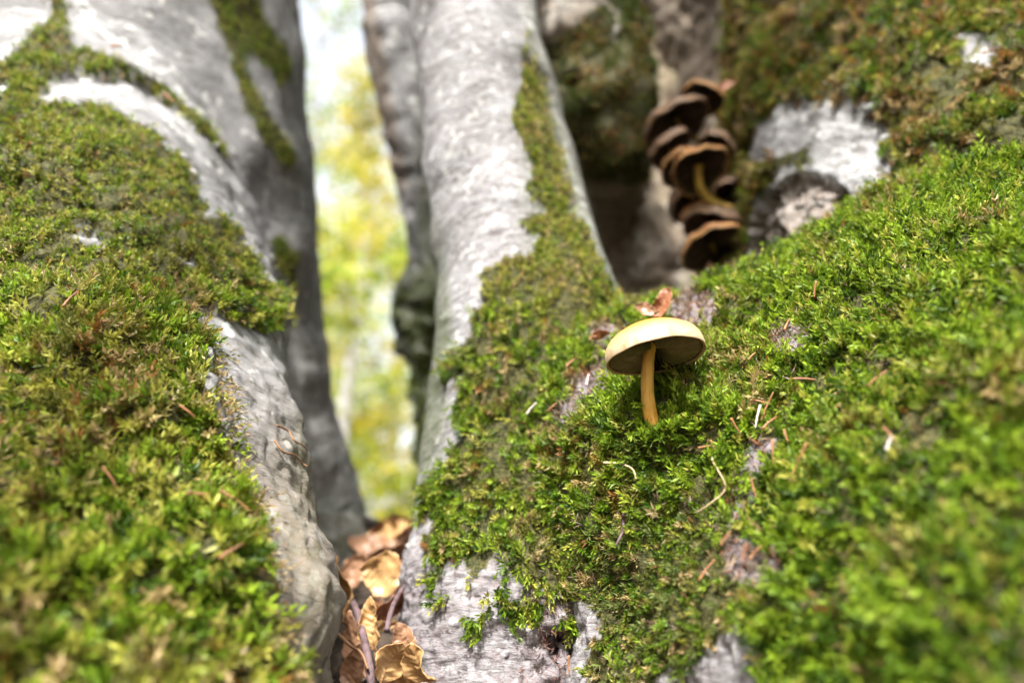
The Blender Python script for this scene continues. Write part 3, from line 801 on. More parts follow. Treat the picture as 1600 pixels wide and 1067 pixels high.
M_cap = cap_material('pale_yellow_cap', (0.58, 0.20, 0.04), (0.60, 0.35, 0.15), (0.54, 0.40, 0.26))
M_cap_b = cap_material('brown_cap', (0.15, 0.055, 0.02), (0.22, 0.095, 0.04), (0.33, 0.18, 0.075), 0.3)
M_cap_g = cap_material('dark_brown_cap', (0.085, 0.05, 0.032), (0.12, 0.075, 0.05), (0.17, 0.11, 0.075), 0.3)
M_gill = simple('olive_gills', (0.17, 0.15, 0.06), (0.30, 0.26, 0.13), 300, 0.75, 0.1)
M_gillbed = simple('gill_bed', (0.03, 0.026, 0.012), (0.06, 0.05, 0.025), 300, 0.85, 0.1)
M_gill_b = simple('brown_gills', (0.035, 0.02, 0.012), (0.08, 0.048, 0.028), 300, 0.8, 0.1)
def stem_material(name, low, high, mark):
    b = NT(name)
    h = b.attr('height'); tc = b.n('TexCoord').outputs['Object']
    cv = b.n('CombineXYZ'); b.l(b.math('MULTIPLY', h, 0.35), cv.inputs['Y']); b.l(b.attr('turn'), cv.inputs['X'])
    fib = b.noise(cv.outputs[0], 7, 5, 0.7)
    c = b.ramp(b.math('ADD', h, b.math('MULTIPLY', b.math('SUBTRACT', b.noise(tc, 200, 3, 0.6), 0.5), 0.5)), [(0.05, low), (0.6, high)])
    c = b.mix(b.ramp(fib, [(0.36, 0.7), (0.52, 0.0)]), c, mark)
    sp = b.ramp(b.noise(tc, 600, 3, 0.6), [(0.66, 0.0), (0.72, 0.7)])
    c = b.mix(sp, c, (0.10, 0.05, 0.02))
    p = b.n('BsdfPrincipled', i_Roughness=0.55); p.inputs['Specular IOR Level'].default_value = 0.3
    p.inputs['Subsurface Weight'].default_value = 0.2; p.inputs['Subsurface Radius'].default_value = (1, .6, .2); p.inputs['Subsurface Scale'].default_value = 0.0015
    b.l(c, p.inputs['Base Color']); b.l(b.bump(fib, 0.5, 0.0005), p.inputs['Normal'])
    return b.surf(p.outputs[0])
M_stem = stem_material('yellow_stem', (0.44, 0.22, 0.02), (0.64, 0.38, 0.085), (0.34, 0.16, 0.03))
M_stem_b = simple('ochre_stem', (0.24, 0.15, 0.025), (0.42, 0.28, 0.05), 160, 0.6, 0.25, 0.0005)

def lathe(prof, n, wob=0.0, seed=0, attr=False):
    prof = np.asarray(prof, float)
    th = np.linspace(0, 2 * math.pi, n, endpoint=False)
    V = np.stack([prof[:, None, 0] * np.cos(th), prof[:, None, 0] * np.sin(th), np.repeat(prof[:, 1:], n, 1)], -1)
    R = prof[:, 0].max()
    if wob:
        ph = np.random.default_rng(seed).random(4) * 6.28
        f = 1 + wob * (0.6 * np.sin(2 * th + ph[0]) + 0.4 * np.sin(3 * th + ph[1]) + 0.2 * np.sin(7 * th + ph[2]))
        V[..., :2] *= f[None, :, None]
        V[..., 2] += wob * R * 1.2 * (prof[:, 0:1] / R) ** 3 * np.sin(2 * th + ph[3])[None] + wob * R * 0.35 * (prof[:, 0:1] / R) ** 5 * np.sin(9 * th + ph[1])[None]
    idx = np.arange(len(prof) * n).reshape(len(prof), n); idx = np.concatenate([idx, idx[:, :1]], 1)
    F = np.stack([idx[:-1, :-1], idx[1:, :-1], idx[1:, 1:], idx[:-1, 1:]], -1).reshape(-1, 4)
    return V.reshape(-1, 3), F

def mushroom(label, base, tip, cap_r, cap_h, stem_r, tilt, bow, mats, group=None, gills=64, wob=0.02, seed=0, sink=0.0, incurve=0.024):
    """base/tip: world points; tilt: cap axis (world vector)"""
    base, tip, axis = np.asarray(base), np.asarray(tip), unit(np.asarray(tilt, float))
    root = empty('mushroom', base)
    tag(root, label, 'mushroom', group)
    # stem: bowed tapering tube
    t = np.linspace(0, 1, 26)[:, None]
    cap_at = tip
    tip = tip + axis * cap_h * 0.5
    s0 = base - sink * unit(tip - base)
    mid = (s0 + tip) / 2 + np.asarray(bow)
    pth = (1 - t) ** 2 * s0 + 2 * t * (1 - t) * mid + t ** 2 * tip
    tg = unit(np.gradient(pth, axis=0)); u = unit(np.cross(tg, FWD)); w = np.cross(tg, u)
    th = np.linspace(0, 2 * math.pi, 20, endpoint=False)
    r = stem_r * (1.12 - 0.28 * t[:, 0] + 0.15 * np.exp(-(t[:, 0] / 0.12) ** 2) + 0.25 * np.exp(-((1 - t[:, 0]) / 0.06) ** 2))
    G = pth[:, None] + (np.cos(th)[None, :, None] * u[:, None] + np.sin(th)[None, :, None] * w[:, None]) * r[:, None, None]
    Pn = G.reshape(-1, 3)
    S = Surf(G, True)
    S.displace(fbm(Pn, 300, 2, seed) * stem_r * 0.05)
    link('stem', mesh_np('stem', S.flat()[0] - base, S.faces(), [mats[2]], True, {'height': np.repeat(t[:, 0], 20), 'turn': np.tile(th, 26)}), root)
    # cap
    R, H = cap_r, cap_h
    a = np.linspace(0, 1, 22)
    top = [(max(R * math.sin(x * math.pi / 2) ** 0.95, 1e-5), H * (0.88 * max(math.cos(x * math.pi / 2), 0) ** 0.72 + 0.12 * math.exp(-(x / 0.30) ** 2) - 0.12 * math.exp(-11.1) )) for x in a]
    rimp = [(R * (1 - 0.002), -H * 0.03), (R * (1 - 0.010), -H * 0.036), (R * (1 - incurve), -H * 0.01)]
    under = [(R * x, H * (0.02 + 0.42 * (1 - (x / 0.95) ** 2))) for x in (0.86, 0.65, 0.4, 0.2, 0.02)]
    prof = top + rimp + under
    V, F = lathe(prof, 72, wob, seed)
    rad = np.repeat(np.concatenate([a, [1, 1, 1], np.ones(5)]), 72)
    q = Vector((0, 0, 1)).rotation_difference(Vector(axis)).to_matrix()
    q = np.array(q)
    off = cap_at - base
    cap = link('cap', mesh_np('cap', V @ q.T + off, F, [mats[0]], True, {'rad': rad, 'turn': np.tile(np.linspace(0, 2 * math.pi, 72, endpoint=False), len(prof))}), root)
    # gills: thin blades from stem to rim
    gv, gf = [], []
    ph = np.random.default_rng(seed).random(4) * 6.28
    for k in range(gills):
        ang = 2 * math.pi * k / gills
        ca, sa = math.cos(ang), math.sin(ang)
        f = 1 + wob * (0.6 * math.sin(2 * ang + ph[0]) + 0.4 * math.sin(3 * ang + ph[1]) + 0.2 * math.sin(7 * ang + ph[2]))
        r0 = 0.14 if k % 2 == 0 else 0.5
        i0 = len(gv)
        xs = np.linspace(r0, 0.95, 6)
        for x in xs:
            topz = H * (0.02 + 0.42 * (1 - (x / 0.95) ** 2))
            dz = wob * R * 1.2 * x ** 3 * math.sin(2 * ang + ph[3])
            depth = H * 0.40 * math.sin(math.pi * min(1, (x - r0 + .02) / (0.92 - r0))) ** 0.6 * (1 if k % 2 == 0 else 0.7)
            gv.append((R * x * f * ca, R * x * f * sa, topz + dz + H * .02)); gv.append((R * x * f * ca, R * x * f * sa, max(topz - depth, -H * 0.02) + dz))
        for m in range(5):
            gf.append((i0 + 2 * m, i0 + 2 * m + 1, i0 + 2 * m + 3, i0 + 2 * m + 2))
    link('gills', mesh_np('gills', np.array(gv) @ q.T + off, np.array(gf), [mats[1]], False), cap)
    # dark underside the gills hang from
    up = [(R * x, H * (0.015 + 0.40 * (1 - (x / 0.95) ** 2)) - H * 0.012) for x in (0.945, 0.78, 0.6, 0.4, 0.2, 0.03)]
    V, F = lathe(up, 48, wob, seed)
    link('gill_bed', mesh_np('gill_bed', V @ q.T + off, F, [M_gillbed]), cap)
    return root

b0, n0 = rootF.pick(1022, 657)
d0 = proj(b0[None])[2][0]
tip = at(1024, 557, d0 + 0.003)
mushroom('pale yellow mushroom standing alone on the green moss slope', b0, tip, size(79, d0), size(58, d0), size(10.5, d0), (-0.14, 0.06, 1.0), at(1016, 620, d0) - at(1022, 606, d0) + np.array([-0.0035, 0, 0]),
         (M_cap, M_gill, M_stem), gills=76, wob=0.018, seed=3, sink=0.004)

CL = 'brown mushrooms in the dark hollow'
def cluster(label, px, py, d, w, h, base, tilt, mats, bow=(0, 0, 0), sr=9, seed=0, wob=0.11):
    tip = at(px, py, d)
    bs = at(*base)
    mushroom(label, bs, tip, size(w / 2, d), size(h, d), size(sr / 2, d), tilt, bow, mats, CL, gills=48, wob=wob, seed=seed)
BR = (M_cap_b, M_gill_b, M_stem_b); GY = (M_cap_g, M_gill_b, M_stem_b)
cluster('topmost brown mushroom of the cluster with pale ochre cap', 1098, 158, .60, 64, 26, (1150, 215, .66), (0.25, 0.3, 1), BR, seed=11)
cluster('largest dark brown mushroom near the top of the cluster', 1062, 196, .58, 104, 34, (1128, 255, .66), (-0.42, 0.25, 1), GY, seed=12)
cluster('dark brown mushroom just below the largest one in the cluster', 1052, 236, .575, 78, 26, (1130, 290, .66), (-0.55, 0.2, 1), GY, seed=13)
cluster('grey brown mushroom at the right side of the cluster', 1118, 236, .58, 62, 30, (1150, 300, .65), (0.35, 0.05, 1), GY, seed=14)
cluster('ochre brown mushroom half hidden in the middle of the cluster', 1066, 264, .57, 70, 24, (1130, 320, .65), (-0.3, 0.3, 1), BR, seed=15)
cluster('brown mushroom with ochre rim and curved yellow stem in the cluster', 1094, 266, .545, 88, 24, (1140, 328, .555), (-0.02, 0.36, 1), BR, at(1086, 318, .55) - at(1117, 296, .55), 14, seed=16)
cluster('large dark cap hanging under the curved yellow stem', 1084, 314, .58, 84, 36, (1140, 350, .64), (-0.6, 0.45, 1), GY, seed=17)
cluster('grey brown mushroom second from the bottom of the cluster', 1114, 356, .56, 84, 34, (1150, 410, .62), (0.22, 0.1, 1), GY, seed=18)
cluster('lowest brown mushroom of the cluster with wavy ochre rim', 1116, 388, .535, 98, 28, (1150, 425, .58), (-0.28, 0.3, 1), BR, at(1120, 420, .54) - at(1132, 408, .54), 10, seed=19)

cluster('small dark mushroom tucked right of the curved stem', 1146, 300, .585, 56, 28, (1165, 345, .63), (0.12, 0.2, 1), GY, seed=20)
cluster('small ochre mushroom peeking left above the lowest pair', 1088, 340, .575, 54, 22, (1130, 380, .62), (-0.7, 0.3, 1), BR, seed=21)
cluster('brown mushroom squeezed at the right beside the lowest cap', 1150, 372, .56, 50, 24, (1165, 410, .6), (0.15, 0.2, 1), BR, seed=22)

# ================================================================== DRY LEAVES, TWIGS, NEEDLES
def leaf_mat(name, c1, c2, vein):
    b = NT(name)
    tc = b.n('TexCoord').outputs['Object']
    n = b.noise(tc, 70, 5, 0.6, distortion=0.6)
    c = b.ramp(n, [(0.3, c1), (0.62, c2)])
    sp = b.ramp(b.noise(tc, 330, 4, 0.65), [(0.30, 1.0), (0.42, 0.0)])
    c = b.mix(b.math('MULTIPLY', sp, 0.55), c, tuple(x * 0.35 for x in c1))
    c = b.mix(b.math('MULTIPLY', b.attr('vein'), 0.5), c, vein)
    p = b.n('BsdfPrincipled', i_Roughness=0.36); p.inputs['Specular IOR Level'].default_value = 0.5
    t = b.n('BsdfTranslucent'); b.l(c, p.inputs['Base Color']); b.l(c, t.inputs['Color'])
    b.l(b.bump(b.noise(tc, 500, 3, 0.5), 0.25, 0.0006), p.inputs['Normal'])
    mx = b.n('MixShader', i_0=0.22); b.l(p.outputs[0], mx.inputs[1]); b.l(t.outputs[0], mx.inputs[2])
    return b.surf(mx.outputs[0])
M_leaf_tan = leaf_mat('tan_dry_leaf', (0.36, 0.18, 0.06), (0.56, 0.35, 0.15), (0.60, 0.42, 0.22))
M_leaf_brown = leaf_mat('brown_dry_leaf', (0.20, 0.095, 0.05), (0.38, 0.21, 0.12), (0.42, 0.26, 0.15))
M_leaf_red = leaf_mat('red_brown_leaf', (0.20, 0.065, 0.03), (0.34, 0.13, 0.06), (0.38, 0.2, 0.1))
M_twig = simple('purple_brown_twig', (0.06, 0.038, 0.040), (0.17, 0.115, 0.12), 260, 0.6, 0.4, 0.0006)
M_stalk = simple('leaf_stalk', (0.16, 0.08, 0.04), (0.26, 0.14, 0.07), 200, 0.6, 0.2)

def tube_mesh(pts, r0, r1, n=8, name='tube', mat=None, seg=24, rough=0.0, seed=0):
    pts = catmull(np.asarray(pts, float), seg)
    t = np.linspace(0, 1, seg)
    tg = unit(np.gradient(pts, axis=0)); u = unit(np.cross(tg, np.array([0.31, 0.2, 0.93]))); w = np.cross(tg, u)
    th = np.linspace(0, 2 * math.pi, n, endpoint=False)
    r = r0 + (r1 - r0) * t
    if rough: r = r * (1 + rough * np.sin(t * 37 + seed) * np.sin(t * 91 + seed))
    G = pts[:, None] + (np.cos(th)[None, :, None] * u[:, None] + np.sin(th)[None, :, None] * w[:, None]) * r[:, None, None]
    S = Surf(G, True)
    V = S.flat()[0]; F = S.faces()
    caps = []
    V2 = np.concatenate([V, pts[:1], pts[-1:]])
    a = len(V)
    tri = [(a, (k + 1) % n, k, k) for k in range(n)] + [(a + 1, (seg - 1) * n + k, (seg - 1) * n + (k + 1) % n, (seg - 1) * n + (k + 1) % n) for k in range(n)]
    me = bpy.data.meshes.new(name)
    me.from_pydata(V2.tolist(), [], [tuple(f) for f in F.tolist()] + [t[:3] for t in tri])
    me.polygons.foreach_set('use_smooth', np.ones(len(me.polygons), bool))
    if mat: me.materials.append(mat)
    return me

def dry_leaf(label, px, py, d, length, width, ang, pitch, roll, curl, lcurl, mat, group=None, seed=0, twist=0.0):
    """ang: direction of the leaf tip on the photo (deg, 0 right, 90 up); pitch: tip towards (+) or away (-); roll about its length"""
    r = np.random.default_rng(seed + 100)
    nu, nv = 33, 21
    t = np.linspace(0, 1, nu)[:, None]; s = np.linspace(-1, 1, nv)[None, :]
    wd = width / 2 * np.sin(math.pi * np.clip(t, 0, 1) ** 0.85) ** 0.72 * (1 - 0.10 * t)
    vein_ph = (t - 0.30 * np.abs(s) * (0.6)) * 9
    wave = np.cos(vein_ph * 2 * math.pi)
    X = s * wd * (1 + 0.03 * np.sin(t * 60)); Y = (t - 0.5) * length + 0 * s
    Z = 0.011 * length * wave * (1 - 0.4 * np.abs(s)) + 0.03 * length * np.abs(s) * np.sin(t * 9 + r.random() * 6) + 0.05 * length * s * np.sin(t * 5 + r.random() * 6)
    Gn = np.stack([X + 0 * Z, Y + 0 * Z, 0 * Z], -1).reshape(-1, 3)
    Z = Z + (fbm(Gn, 2.4 / length, 3, seed + 5) * 0.085 * length).reshape(Z.shape)
    X = X * (1 + 0.05 * np.sin(t * 23 + seed) * np.abs(s))
    # curl across
    if abs(curl) > 1e-3:
        rad = (width / 2) / curl
        aa = X / rad
        X2 = np.sin(aa) * (rad - Z); Z2 = rad - np.cos(aa) * (rad - Z)
    else: X2, Z2 = X, Z
    # curl lengthwise
    if abs(lcurl) > 1e-3:
        rad = (length / 2) / lcurl
        aa = Y / rad
        Y2 = np.sin(aa) * (rad - Z2); Z3 = rad - np.cos(aa) * (rad - Z2)
    else: Y2, Z3 = Y, Z2
    if twist:
        ca, sa = np.cos(twist * (t - .5)), np.sin(twist * (t - .5))
        X2, Z3 = X2 * ca - Z3 * sa, X2 * sa + Z3 * ca
    G = np.stack([X2, Y2, Z3], -1)
    ar, pr, rr = math.radians(ang), math.radians(pitch), math.radians(roll)
    yd = (math.cos(ar) * RIGHT + math.sin(ar) * UPV) * math.cos(pr) - FWD * math.sin(pr)
    z0 = -FWD - yd * (-FWD @ yd); z0 = unit(z0); x0 = np.cross(yd, z0)
    xd = x0 * math.cos(rr) + z0 * math.sin(rr); zd = np.cross(xd, yd)
    c = at(px, py, d)
    V = G[..., 0:1] * xd + G[..., 1:2] * yd + G[..., 2:3] * zd
    S = Surf(V, False)
    vein = np.clip(np.maximum(smooth01(wave, 0.75, 0.98), np.exp(-(s / 0.05) ** 2) + 0 * t), 0, 1)
    o = link('dry_leaf', mesh_np('dry_leaf', V.reshape(-1, 3), S.faces(), [mat], True, {'vein': vein.ravel()}), None, c)
    tag(o, label, 'leaf', group)
    md = o.modifiers.new('thickness', 'SOLIDIFY'); md.thickness = 0.0002
    mid = V[:, nv // 2]
    nrm = S.N[:, nv // 2]
    stalk = [mid[0] - (mid[1] - mid[0]) * 5 + nrm[0] * 0.001] + [mid[k] for k in range(0, nu, 4)]
    st = link('midrib', tube_mesh(stalk, 0.00045, 0.00015, 6, 'midrib', M_stalk, 40), o)
    return o

Lp = 'dry beech leaves in the crevice'
dry_leaf('tall narrow tan leaf standing against the left root in the crevice', 541, 925, 0.348, 0.0372, 0.0194, 103, -10, 35, 0.9, 0.25, M_leaf_tan, Lp, 1)
dry_leaf('wide pale tan leaf lying across the middle of the crevice', 598, 896, 0.365, 0.0250, 0.0250, 168, -8, -10, 0.5, 0.4, M_leaf_tan, Lp, 2)
dry_leaf('tightly curled tan leaf in the centre of the crevice', 583, 972, 0.308, 0.0226, 0.0165, 97, -15, 20, 1.9, 0.15, M_leaf_tan, Lp, 3, 0.7)
dry_leaf('folded orange tan leaf at the bottom edge left of the trunk foot', 611, 1028, 0.276, 0.0196, 0.0165, 60, 0, -20, 0.8, 0.5, M_leaf_tan, Lp, 4)
dry_leaf('tan leaf with a pale fold touching the trunk foot at bottom', 654, 1040, 0.268, 0.0196, 0.0150, 115, 10, 30, 1.0, -0.3, M_leaf_tan, Lp, 5)
dry_leaf('pinkish brown leaf behind the folded leaves at the trunk foot', 633, 1000, 0.296, 0.0165, 0.0120, 120, -20, 0, 0.4, 0.2, M_leaf_brown, Lp, 6)
dry_leaf('crumpled reddish leaf under the twig in the crevice', 612, 945, 0.328, 0.0211, 0.0135, 25, -20, -35, 0.5, 0.3, M_leaf_red, Lp, 7)
dry_leaf('crumpled pink brown leaf above the tall narrow leaf', 556, 890, 0.396, 0.0212, 0.0173, 60, -20, 10, 0.9, 0.5, M_leaf_brown, Lp, 8)
dry_leaf('large rust brown leaf closing the far end of the crevice', 626, 822, 0.577, 0.0583, 0.0312, 8, -20, -40, 0.5, 0.5, M_leaf_red, Lp, 9)
dry_leaf('brown leaf lying below the rust brown one at the far end', 628, 848, 0.530, 0.0479, 0.0250, 22, -20, -40, 0.6, 0.3, M_leaf_brown, Lp, 10)
dry_leaf('dull brown leaf beside the foot of the shaded left trunk', 585, 856, 0.521, 0.0479, 0.0229, 172, -20, -45, 0.4, 0.3, M_leaf_brown, Lp, 11)
dry_leaf('small brown leaf leaning on the centre trunk in the crevice', 650, 880, 0.413, 0.0308, 0.0193, 75, -10, 30, 0.6, 0.4, M_leaf_brown, Lp, 12)
dry_leaf('brown leaf half buried at the left bottom of the crevice', 552, 1000, 0.320, 0.0271, 0.0135, 95, -20, 40, 0.7, 0.2, M_leaf_brown, Lp, 13)
dry_leaf('dark brown leaf lying flat behind the wide tan leaf', 610, 868, 0.465, 0.0417, 0.0229, 5, -40, -30, 0.4, 0.3, M_leaf_brown, Lp, 14)
dry_leaf('pale tan leaf on edge between the wide leaf and centre trunk', 645, 930, .36, 0.0235, 0.0168, 110, 0, 40, 0.9, 0.3, M_leaf_tan, Lp, 15)
dry_leaf('crumpled tan leaf pressed under the curled leaf at left', 560, 1045, .30, 0.0235, 0.0168, 80, -10, 30, 1.1, 0.4, M_leaf_brown, Lp, 16)
dry_leaf('small orange leaf wedged under the folded leaf at the bottom', 628, 1062, .285, 0.0185, 0.0151, 20, 10, -20, 0.8, 0.4, M_leaf_tan, Lp, 17)
dry_leaf('dull tan leaf on the rise at the far end of the crevice', 606, 835, .56, 0.0440, 0.0240, 200, -20, -45, 0.6, 0.4, M_leaf_tan, Lp, 18)
dry_leaf('reddish leaf at the far right end against the knobbly stem', 652, 838, .58, 0.0400, 0.0240, 60, -20, -40, 0.7, 0.4, M_leaf_red, Lp, 19)
for k in range(16):
    f = (k + 0.5) / 16
    py = 1075 - 235 * f ** 0.8
    px = (560 + 100 * random.random()) * (1 - f) + (580 + 75 * random.random()) * f
    sfc, nrm = crev.pick(px, py)
    dd = proj(sfc[None])[2][0] - 0.012
    dry_leaf('small torn leaf fragment packed between the larger leaves in the crevice', px, py, dd, size(random.uniform(30, 52), dd), size(random.uniform(18, 30), dd), random.uniform(0, 360), random.uniform(-35, 5),
             random.uniform(-45, 45), random.uniform(0.6, 1.5), random.uniform(0.2, 0.7), random.choice((M_leaf_brown, M_leaf_brown, M_leaf_tan, M_leaf_red)), 'leaf fragments in the crevice', 60 + k)
dry_leaf('curled rust coloured leaf standing behind the pale mushroom', 1036, 474, .335, .017, .011, 68, -5, 35, 1.0, 0.4, M_leaf_red, None, 21)
dry_leaf('small brown leaf scrap curled left behind the pale mushroom cap', 1008, 484, .33, .012, .007, 160, -10, -10, 0.9, 0.5, M_leaf_brown, None, 22)
dry_leaf('small flat brown leaf scrap on moss left of the mushroom cap', 938, 522, .335, .013, .006, 10, -30, -35, 0.4, 0.3, M_leaf_red, None, 23)
dry_leaf('little red leaf beside the topmost mushroom in the hollow', 1134, 136, .60, .022, .012, 40, 0, 30, 0.8, 0.4, M_leaf_red, None, 24)
dry_leaf('pale curled leaf under the lowest mushrooms in the hollow', 1138, 424, .53, .028, .012, 50, 0, 30, 0.9, 0.3, M_leaf_brown, None, 25)
dry_leaf('small tan leaf tip below the lowest mushroom in the hollow', 1110, 428, .53, .018, .010, 100, 0, 20, 0.8, 0.3, M_leaf_brown, None, 26)

def twig(label, pts, r0, r1, mat=M_twig, group=None, name='twig', cat='twig', seed=0):
    P = np.array([at(*p) for p in pts])
    o = link(name, tube_mesh(P - P[0], r0, r1, 9, name, mat, 36, 0.12, seed), None, P[0])
    return tag(o, label, cat, group)
twig('thick purple brown twig rising from the bottom of the crevice', [(584, 1110, .275), (577, 1040, .285), (566, 985, .305), (556, 950, .33), (545, 930, .36)], .0019, .0014)
twig('forked purple brown twig leaning on the centre trunk in the crevice', [(604, 985, .30), (611, 955, .31), (622, 930, .325), (640, 905, .345), (655, 880, .37)], .0013, .0009, seed=2)
twig('thin tan stick crossing the left bottom of the crevice', [(528, 990, .29), (548, 1008, .288), (565, 1020, .285), (575, 1045, .28)], .0008, .0005, M_stalk, seed=3)
twig('grey twig lying at the far end of the crevice', [(540, 838, .56), (552, 858, .54), (566, 872, .53), (590, 880, .52)], .0022, .0016, seed=4)
for k, (lab, pts) in enumerate((
        ('pale thin rootlet curling over the bark of the left root', [(430, 665, .33), (445, 672, .325), (455, 690, .32), (468, 692, .325), (476, 700, .33)]),
        ('longer pale rootlet hanging down the bark of the left root', [(428, 690, .325), (440, 705, .32), (456, 712, .318), (470, 725, .32), (480, 732, .33)]),)):
    P = []
    for (a, b, c) in pts:
        s, n = rootA.pick(a, b); P.append(s + n * 0.0025)
    P = np.array(P)
    tag(link('rootlet', tube_mesh(P - P[0], .0005, .0003, 6, 'rootlet', M_debris_root if False else M_stalk, 30), None, P[0]), lab, 'rootlet')

def on_slope(px, py, lift=0.004):
    s, n = rootF.pick(px, py); return s + n * lift
def strand(label, pts, r, mat, name, cat, group=None, surf=None, lift=0.007):
    P = []
    for (a, b) in pts:
        s, n = (surf or rootF).pick(a, b); P.append(s + n * (lift + 0.0015 * random.random()))
    P = np.array(P)
    return tag(link(name, tube_mesh(P - P[0], r, r * 0.6, 6, name, mat, 24), None, P[0]), label, cat, group)
M_straw = simple('dry_stem', (0.26, 0.19, 0.10), (0.42, 0.33, 0.20), 200, 0.7, 0.2)
M_needle = simple('fallen_needle', (0.16, 0.06, 0.025), (0.36, 0.18, 0.085), 150, 0.5, 0.2)
M_pale = simple('bleached_splinter', (0.40, 0.33, 0.31), (0.60, 0.53, 0.50), 200, 0.6, 0.2)
strand('bluish black sliver of twig on the moss above the trunk foot', [(992, 797), (996, 815), (990, 835), (982, 848)], .0008, M_twig, 'twig', 'twig')
strand('pale dry moss stem lying below the mushroom', [(955, 727), (975, 732), (995, 745), (1015, 763)], .0006, M_straw, 'straw', 'straw')
strand('tall pale dry stem bending down the slope right of the mushroom', [(1118, 708), (1126, 735), (1128, 760), (1122, 790), (1105, 810)], .0004, M_straw, 'straw', 'straw')
strand('green looping tendril left behind the mushroom cap', [(985, 512), (973, 500), (972, 488), (985, 482), (1000, 488)], .0006, leafy('tendril_green'), 'tendril', 'tendril', lift=0.006)
NL = {0: 'brown needle at the lower left end of the dirt patch left of the mushroom', 1: 'brown needle sticking up beside the left rim of the pale mushroom', 2: 'brown needle leaning on moss right of the mushroom stem',
      3: 'reddish needle crossing the top of the dirt trail on the green slope', 5: 'pale tipped brown needle standing at the middle of the dirt trail', 6: 'brown needle beside the lower middle of the dirt trail',
      7: 'reddish needle on the dark dirt spot near the bottom of the slope', 8: 'pale needle forming a V with a reddish one on the lower dirt spot', 9: 'rusty needle at the left of the lower dirt spot',
      11: 'brown needle near the top edge of the green slope', 12: 'brown needle standing in the twiggy debris right of the mushroom', 13: 'longest brown needle running down the blurred right slope',
      14: 'rust needle on the blurred moss at the far right of the slope', 28: 'brown needle above the bare bark patch at the bottom', 29: 'brown needle beside the small hollow at the trunk foot'}
G1 = 'short brown needles scattered on the green slope'
lab = 'short reddish brown needle lying on the green root slope'
for k, (px, py, ang, ln, kind) in enumerate((
        (808, 667, 28, 30, 0), (893, 573, 52, 28, 0), (1140, 665, -62, 34, 0), (1185, 645, -38, 36, 0), (1191, 660, -88, 40, 1), (1216, 712, -78, 44, 2), (1190, 768, -58, 34, 0), (1180, 880, -68, 34, 0),
        (1196, 880, 62, 30, 2), (1150, 850, 50, 26, 0), (1215, 640, 75, 50, 0), (1290, 458, -70, 26, 0), (1232, 520, 80, 26, 0), (1270, 740, -72, 80, 0), (1380, 600, 25, 38, 0), (1392, 715, 88, 28, 1),
        (1335, 642, 10, 30, 0), (1395, 690, -60, 30, 0), (1120, 690, -60, 18, 0), (1105, 695, 10, 20, 0), (1183, 570, 60, 18, 0), (840, 645, 40, 24, 1), (918, 598, 85, 20, 1), (1262, 610, -35, 34, 0),
        (1300, 615, 35, 32, 0), (870, 640, 30, 20, 0), (1205, 680, 70, 30, 0), (1240, 690, -60, 22, 0), (1115, 900, 60, 40, 0), (905, 1040, -60, 30, 0))):
    s, n = rootF.pick(px, py)
    d = proj(s[None])[2][0]
    c = s + n * 0.0062
    L = size(ln, d)
    dirv = math.cos(math.radians(ang)) * RIGHT + math.sin(math.radians(ang)) * UPV
    dirv = unit(dirv - n * (dirv @ n) * 0.8)
    pts = [(-0.5) * L * dirv, n * 0.0004, 0.5 * L * dirv]
    o = link('fallen_needle' if kind != 1 else 'splinter', tube_mesh(pts, 0.0020*d, 0.0009*d, 6, 'fallen_needle', M_needle if kind != 1 else M_pale, 10), None, c)
    o.rotation_euler = (0, 0, 0)
    if kind == 1: tag(o, 'tiny bleached splinter stuck in the green slope', 'splinter', 'bleached splinters on the green slope')
    else: tag(o, NL.get(k, lab), 'needle', G1)
G2 = 'brown needles on the left moss blanket'
for k, (px, py, ang, ln) in enumerate(((118, 492, 75, 34), (352, 808, -60, 60), (355, 880, 40, 40), (300, 795, 20, 50), (155, 770, -70, 40), (50, 790, 85, 40), (290, 650, -30, 30), (420, 960, -30, 40), (186, 90, 40, 18), (258, 162, -40, 22))):
    s, n = rootA.pick(px, py)
    d = proj(s[None])[2][0]
    L = size(ln, d)
    dirv = math.cos(math.radians(ang)) * RIGHT + math.sin(math.radians(ang)) * UPV
    dirv = unit(dirv - n * (dirv @ n) * 0.8)
    o = link('fallen_needle', tube_mesh([(-0.5) * L * dirv, n * 0.0004, 0.5 * L * dirv], 0.0022*d, 0.0010*d, 6, 'fallen_needle', M_needle, 10), None, s + n * 0.0075)
    tag(o, {0: 'upright pinkish needle high on the left moss blanket', 1: 'long dark red needle near the right edge of the left moss blanket', 8: 'tiny rust flake on the pale bark at the upper left',
            9: 'tiny rust flake below the moss band at the upper left'}.get(k, 'reddish brown needle lying on the left moss blanket'), 'needle', G2)

# ================================================================== BACKGROUND WOOD
M_fleaf = leafy('autumn_leaf', trans=0.5, rough=0.5, spec=0.3)
# unseen leafy branch added along the sun's rays to shade hollow and stems behind
M_shade_leaf = leafy('shade_leaf', trans=0.18, rough=0.5, spec=0.3)
shade = [(1235, 110, .56, .05), (1090, 190, .57, .06), (1090, 280, .57, .06), (1105, 380, .55, .05), (960, 150, .67, .04),
         (675, 520, .85, .03), (675, 640, .85, .035), (1080, 60, .8, .06), (1190, 350, .5, .03)]
cs = []
for (px, py, d, r) in shade:
    n = int(1500 * r * r * 3.14 * 1.25)
    cs.append(at(px, py, d) + to_sun * rng.uniform(1.1, 1.6, (n, 1)) + rng.normal(size=(n, 3)) * r * 0.55)
c = np.concatenate(cs); n = len(c)
nn = unit(rng.normal(size=(n, 3)) * 0.45 + to_sun); a_ = unit(np.cross(nn, rng.normal(size=(n, 3)))); b_ = np.cross(nn, a_)
s_ = (0.030 * (0.7 + 0.6 * rng.random(n)))[:, None]
